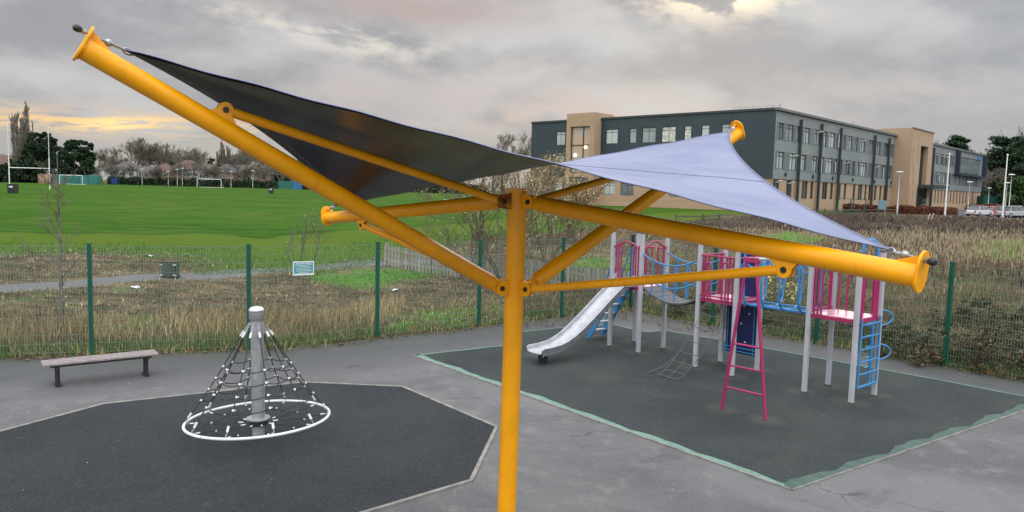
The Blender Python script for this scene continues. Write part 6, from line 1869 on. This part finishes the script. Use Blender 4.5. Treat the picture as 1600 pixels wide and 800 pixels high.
def goal(px0, px1, Y, label, back=True):
    a = at_depth(px0, Y); b = at_depth(px1, Y); a.z = b.z = (a.z + b.z) / 2; t = thing('football_goal', a, label, 'football goal')
    Up = Vector((0, 0, 2.44))
    for p in (a, b): MB().tube([p, p + Up], .08, 8).build('goal_post', WHITEP, t); 
    MB().tube([a + Up, b + Up], .08, 8).build('crossbar', WHITEP, t)
    if back:
        k = Vector((0, 1.8, 0)); mb = MB()
        for p in (a, b): mb.tube([p + Up, p + k + Vector((0, 0, .05))], .03, 5)
        mb.tube([a + k, b + k], .05, 5); mb.build('net_support', WHITEP, t)


goal(93, 128.5, 205, 'white football goal before the green container, left of the two far goals')
goal(308, 345.5, 222, 'white football goal before the far houses, right of the two far goals')


def container(px0, px1, Y, h, c, label, name='container'):
    a = at_depth(px0, Y); b = at_depth(px1, Y); m = (a + b) / 2; w = (b - a).length; t = thing(name, m, label, 'container'); mm = mat(label[:18], c, .6, tuple(k * .8 for k in c), 1)
    MB().box(m + Vector((0, 0, h / 2)), (w, 2.4, h)).build('body', mm, t); n = max(2, int(w / .6))
    mb = MB()
    for i in range(n): mb.box(m + Vector((-w / 2 + w * (i + .5) / n, -1.215, h / 2)), (w / n * .5, .05, h * .92))
    tag(mb.build('corrugation', mm, t), kind='stuff')
    for s in (-.5, 0, .5): MB().box(m + Vector((s * w * .98, -1.23, h / 2)), (.12, .1, h)).build('corner_post', mm, t)


container(128, 155, 209, 2.6, (.02, .16, .13), 'green container wall right of the left football goal')
container(89, 127, 211, 2.6, (.02, .15, .12), 'green container behind the left football goal')
container(64, 84, 214, 2.6, (.42, .26, .17), 'pinkish tan container between the rugby posts and the dark evergreens')
container(437, 459, 236, 2.5, (.015, .12, .09), 'dark green container at the field edge left of the blue one')
container(459.5, 472, 236, 2.5, (.03, .14, .32), 'blue container at the field edge, half behind the yellow arm')
container(1531, 1553, 165, 3.0, (.01, .09, .07), 'dark green container beside the far end of the school')


def blue_box():
    b = at_depth(178.5, 230); t = thing('portable_toilet', b, 'small dark blue cabin standing alone at the far field edge', 'cabin'); m = mat('cabin blue', (.02, .06, .20), .5)
    MB().box(b + Vector((0, 0, 1.1)), (1.3, 1.2, 2.2)).build('body', m, t); MB().box(b + Vector((0, 0, 2.25)), (1.45, 1.35, .12)).build('roof', DARKM, t); MB().box(b + Vector((0, -.62, 1.0)), (.8, .05, 1.8)).build('door', m, t)


blue_box()


# ---------------------------------------------------------------- lamps and flagpoles
def lamp_post(px, Y, h, label, two=False, head=True, base_dz=0, group=None):
    b = at_depth(px, Y); t = thing('lamp_post', b, label, 'lamp post', group)
    MB().tube([b, b + Vector((0, 0, 1.2)), b + Vector((0, 0, 1.25)), b + Vector((0, 0, h))], [.11, .11, .07, .05], 8).build('pole', STEEL, t, smooth=True)
    mb = MB(); w = .75 if Y < 160 else .9
    mb.sphere(b + Vector((0, 0, h + .06)), w / 2, 10, 6, (1.35, .7, .28)); mb.build('lamp_head', mat('lamp head pale', (.55, .57, .58), .4) if 'lh' not in _wc else _wc['lh'], t, smooth=True)


_wc['lh'] = mat('lamp head', (.55, .57, .58), .4)
lamp_post(1403, 92, 5.2, 'lamp post with an oval head in front of the school brick tower')
lamp_post(1513, 116, 5.2, 'lamp post in front of the far wing, left of the parked cars')
lamp_post(1544, 150, 4.6, 'short lamp post beside the green container')
lamp_post(1571, 118, 5.4, 'slim lamp post just left of the tallest right hand lamp')
lamp_post(1577, 105, 6.0, 'tall grey lamp post standing among the cars')
for i, (px, Y, h) in enumerate([(222, 236, 5.0), (263, 238, 4.5), (277, 235, 5.2), (285, 236, 5.6), (361, 235, 5.0), (395, 235, 5.4)]):
    lamp_post(px, Y, h, ['first street lamp from the left before the far houses', 'second far street lamp, before the brick house', 'third far street lamp, before the large brown roof', 'fourth far street lamp, left of the far goal', 'far street lamp just right of the far goal', 'last far street lamp, left of the dark green container'][i], group='street lamps before the far houses')


def flagpole(px, Y, h, label):
    b = at_depth(px, Y); t = thing('flagpole', b, label, 'flagpole', 'white flagpoles before the school')
    MB().tube([b, b + Vector((0, 0, h))], [.10, .055], 10).build('pole', WHITEP, t, smooth=True); m = MB(); m.sphere(b + Vector((0, 0, h + .05)), .12, 8, 6); m.build('finial', WHITEP, t, smooth=True)
    m = MB(); m.box(b + Vector((0, 0, .1)), (.3, .3, .3)); m.build('base', CONCRETE, t)


flagpole(1478, 86, 7.2, 'white flagpole in front of the school entrance, left of the cars')
flagpole(1568, 88, 7.4, 'white flagpole in front of the parked cars')


def marker(px, py, label):
    b = G(px, py); t = thing('marker_post', b, label, 'marker post', 'short striped marker posts in the scrub')
    for i in range(4): MB().tube([b + Vector((.04 * i, 0, .25 + .15 * i)), b + Vector((.04 * (i + 1), 0, .25 + .15 * (i + 1)))], .035, 6).build('band', WHITEP if i % 2 else mat('orange red band', (.55, .16, .09), .5), t)


marker(1449, 349, 'left one of two short red and white marker posts in the scrub')
marker(1455, 348, 'right one of two short red and white marker posts in the scrub')


def gates():
    for i, (x0, x1) in enumerate([(1310, 1330), (1334, 1353)]):
        a = at_depth(x0, 84); b = at_depth(x1, 84); t = thing('metal_barrier', a, ['left of two tall green tubular frames before the school', 'right of two tall green tubular frames before the school'][i], 'barrier', 'green tubular frames before the school')
        h = 1.9; g = FGREEN
        for p in (a, b): MB().tube([p, p + Vector((0, 0, h))], .06, 6).build('post', g, t)
        for z in (h, .5): MB().tube([a + Vector((0, 0, z)), b + Vector((0, 0, z))], .035, 6).build('rail', g, t)
    b = at_depth(1379, 92); t = thing('notice_board', b, 'pale teal notice board in front of the school ground floor', 'notice board'); MB().box(b + Vector((0, 0, 1.2)), (1.0, .08, 1.1)).build('panel', mat('pale teal', (.11, .20, .22), .5), t)
    for s in (-.4, .4): MB().box(b + Vector((s, .05, .8)), (.08, .08, 1.7)).build('leg', STEEL, t)


gates()


# ---------------------------------------------------------------- cars
def make_car(loc, rz, c, label, estate=False):
    t = thing('parked_car', loc, label, 'car', 'cars in the school car park', rz); paint = mat('car paint ' + label[:14], c, .25, coat=.6, spec=.6)
    prof = [(-2.1, .30), (-2.15, .62), (-2.05, .86), (-1.35 if not estate else -2.0, .95), (1.0, .95), (1.95, .78), (2.12, .60), (2.12, .30)]
    mb = MB(); w = .86
    for s in (-1,): mb.prism([Vector((x, -w, z)) for x, z in prof], (0, 2 * w, 0))
    mb.build('body', paint, t, origin=(0, 0, 0), bevel=.07)
    cab = [(-1.75 if not estate else -2.0, .93), (-1.25 if not estate else -1.85, 1.40), (-.6, 1.50), (.25, 1.46), (1.05, .93)]
    mb = MB(); n = len(cab); vs = [Vector((x, -w * (.97 if z < 1 else .74), z)) for x, z in cab] + [Vector((x, w * (.97 if z < 1 else .74), z)) for x, z in cab]
    mb.add(vs, [tuple(range(n))[::-1], tuple(range(n, 2 * n))] + [(i, (i + 1) % n, n + (i + 1) % n, n + i) for i in range(n)]); mb.build('cabin_glass', GLASSD, t, origin=(0, 0, 0), bevel=.03)
    mb = MB(); mb.box((-.5, 0, 1.49), (1.5, 1.22, .05)); mb.build('roof', paint, t, origin=(0, 0, 0), bevel=.02)
    mb = MB()
    for s in (-1, 1):
        for xa, xb in ((.95, .25), (-.25, -.3), (-1.3, -1.1)): mb.beam((xa, s * w * .96, .93), (xb, s * w * .745, 1.48), .05, .06)
    tag(mb.build('pillars', paint, t, origin=(0, 0, 0)), kind='stuff')
    for x in (-1.3, 1.3):
        for s in (-1, 1):
            m = MB(); m.lathe((x, s * .80 - s * .0, .32), [(.32, -.10), (.32, .10)], 16, (0, s, 0)); wh = m.build('tyre', BLACKP, t, origin=(0, 0, 0)); m = MB(); m.lathe((x, s * .80, .32), [(.20, .09), (.20, .115), (.05, .12)], 12, (0, s, 0)); m.build('rim', STEEL, wh, origin=(0, 0, 0))
    for s in (-1, 1):
        MB().box((2.08, s * .62, .66), (.10, .34, .14)).build('headlight', CONNW, t, origin=(0, 0, 0)); MB().box((-2.10, s * .66, .74), (.10, .26, .18)).build('tail_light', mat('tail light', (.4, .01, .01), .3) if 'tl' not in _wc else _wc['tl'], t, origin=(0, 0, 0))


_wc['tl'] = mat('tail light red', (.4, .01, .01), .3)
for px, Y, rz, c, lab in [
    (1531, 106, .5, (.55, .56, .58), 'silver white car nearest the school, leftmost in the car park'),
    (1549, 112, .55, (.50, .03, .03), 'red car between the leftmost white car and the black car'),
    (1567, 116, .6, (.03, .035, .045), 'black car in the middle of the car park'),
    (1583, 100, .3, (.34, .36, .38), 'grey silver car in the nearest row at the right'),
    (1606, 101, .3, (.40, .42, .44), 'pale silver car cut by the right picture edge'),
    (1530, 122, .6, (.62, .63, .64), 'white car behind the red one'),
    (1550, 130, .6, (.60, .61, .63), 'white car in the second row behind the black car'),
    (1572, 124, .6, (.66, .67, .68), 'bright white car in the second row behind the lamp posts'),
    (1588, 118, .6, (.62, .63, .65), 'white car in the second row near the right edge'),
    (1603, 128, .6, (.45, .47, .52), 'bluish silver car in the back row at the right edge'),
    (1590, 140, .6, (.60, .61, .62), 'white car in the back row behind the tall lamp post'),
    (1566, 138, .6, (.30, .32, .35), 'dark silver car in the back row left of the lamp posts'),
    (1540, 142, .6, (.50, .51, .53), 'pale car farthest back, beside the green container'),
    (1611, 116, .6, (.05, .09, .20), 'dark blue car half out of the right picture edge')]:
    make_car(at_depth(px, Y, .02), rz, c, lab)


# ---------------------------------------------------------------- far houses
CONNH = mat('house window white', (.42, .42, .41), .5)
REDB = brick_mat('red brick')
for n_ in REDB.node_tree.nodes:
    if n_.type == 'TEX_BRICK': n_.inputs['Color1'].default_value = (.22, .09, .06, 1); n_.inputs['Color2'].default_value = (.17, .07, .05, 1); n_.inputs['Mortar'].default_value = (.20, .14, .11, 1)
RENDERW = mat('white render', (.40, .39, .375), .8, (.32, .31, .30), .5); TILEG = mat('dark grey tiles', (.085, .075, .072), .8, (.06, .054, .052), 3); TILEB = mat('brown red tiles', (.115, .062, .045), .8, (.085, .05, .04), 3)
_hm = {}
DARKB = mat('dark chimney brick', (.12, .065, .05), .9)


def house(px0, px1, Y, wallh, roofh, wall, roof, hip, label, nw=3, rz=0.0, upper=None):
    a = at_depth(px0, Y); b = at_depth(px1, Y); m = (a + b) / 2; w = (b - a).length; dp = 8.0; z0 = min(a.z, b.z); o = Vector((m.x, m.y, z0)); t = thing('house', o, label, 'house', None, rz)
    hw = w / 2; Z = Vector((0, 0, 0))
    MB().box((0, 0, wallh / 2 - .3), (w, dp, wallh + .6)).build('wall', wall, t, origin=(0, 0, 0))
    if upper: MB().box((0, -.03, wallh * .77), (w + .04, dp + .04, wallh * .45)).build('upper_wall', upper, t, origin=(0, 0, 0))
    e = .35; mb = MB(); hx, hy = hw + e, dp / 2 + e
    if hip: r_ = max(.3, hx - hy); vs = [(-hx, -hy, wallh), (hx, -hy, wallh), (hx, hy, wallh), (-hx, hy, wallh), (-r_, 0, wallh + roofh), (r_, 0, wallh + roofh)]
    else: vs = [(-hx, -hy, wallh), (hx, -hy, wallh), (hx, hy, wallh), (-hx, hy, wallh), (-hx, 0, wallh + roofh), (hx, 0, wallh + roofh)]
    mb.add([Vector(v) for v in vs], [(0, 1, 5, 4), (2, 3, 4, 5), (0, 4, 3), (1, 2, 5), (0, 3, 2, 1)]); rf = mb.build('roof', roof, t, origin=(0, 0, 0))
    MB().box((-hw * .55, .5, wallh + roofh * .95), (.65, .5, 1.3)).build('chimney', DARKB, rf, origin=(0, 0, 0))
    if 'w' not in _hm:
        f = MB()
        for x in (-.8, 0, .8): f.box((x, 0, .6), (.1, .12, 1.25))
        for z in (0, 1.2): f.box((0, 0, z), (1.7, .12, .1))
        _hm['w'] = f.mesh('window', CONNH); _hm['p'] = MB().box((0, .02, .6), (1.55, .06, 1.15)).mesh('pane', GLASSD)
    for zf in (.16, .62):
        for i in range(nw):
            x = -hw + w * (i + .5) / nw; f = link_mesh('window', _hm['w'], t, (x, -dp / 2 - .09, wallh * zf)); link_mesh('pane', _hm['p'], f)


house(178, 222, 262, 5.0, 3.0, RENDERW, TILEG, True, 'white rendered house with a dark hipped roof, leftmost along the far field edge')
house(226, 243, 258, 4.2, 2.4, REDB, TILEG, False, 'small brick house with a dark roof right of the white rendered house', 2)
house(246, 273, 262, 5.0, 2.8, REDB, TILEB, True, 'brick house with a brown hipped roof in the middle of the far row', 3)
house(272, 318, 268, 5.6, 3.6, REDB, TILEB, True, 'largest far house, broad brown roof over a white window band', 5, 0, RENDERW)
house(319, 334, 262, 4.8, 3.0, RENDERW, TILEG, False, 'narrow white house squeezed right of the largest far house', 2)
house(338, 372, 266, 5.0, 3.2, REDB, TILEG, True, 'brick house with dark roof behind the right goal', 3)
house(374, 392, 270, 5.4, 2.6, REDB, TILEG, False, 'brick house with white windows right of the goal', 2, 0, RENDERW)
house(398, 428, 262, 4.8, 3.0, REDB, TILEB, True, 'brick house partly hidden by bare trees, right of the street lamps', 3)
house(430, 470, 268, 4.8, 3.0, REDB, TILEG, False, 'brick house behind the green and blue containers', 3)
house(-12, 28, 225, 4.6, 3.4, REDB, TILEB, False, 'brick house with a red brown roof at the far left edge', 4)
house(480, 520, 268, 4.8, 3.0, REDB, TILEG, True, 'house behind the canopy arms, left one', 3)
house(560, 600, 268, 4.8, 3.0, RENDERW, TILEB, True, 'house behind the canopy sail, right one', 3)

# litter lying about
def litter(px, py, s, c, label, seed, z=None):
    rng = random.Random(seed); g = G(px, py); mb = MB(); n = 7
    mb.add([g + Vector((0, 0, .06 * s / .2))] + [g + Vector((math.cos(6.283 * i / n) * s * rng.uniform(.5, 1), math.sin(6.283 * i / n) * s * rng.uniform(.5, 1), rng.uniform(.0, .08))) for i in range(n)], [(0, i + 1, (i + 1) % n + 1) for i in range(n)])
    o = mb.build('litter', mat('litter ' + str(seed), c, .6)); tag(o, label, 'litter')


litter(234, 402, .22, (.7, .72, .75), 'white scrap of litter on the grass edge above the bin', 1); litter(211, 450, .16, (.7, .72, .75), 'white scrap of litter on the brown thatch left of the bin', 2)
litter(258, 470, .10, (.7, .72, .75), 'small white scrap in the straw below the bin', 3); litter(1551, 583, .13, (.45, .05, .03), 'crumpled red scrap by the right fence foot', 4); litter(616, 455, .14, (.7, .7, .7), 'white scrap lying in front of the board fence', 5)
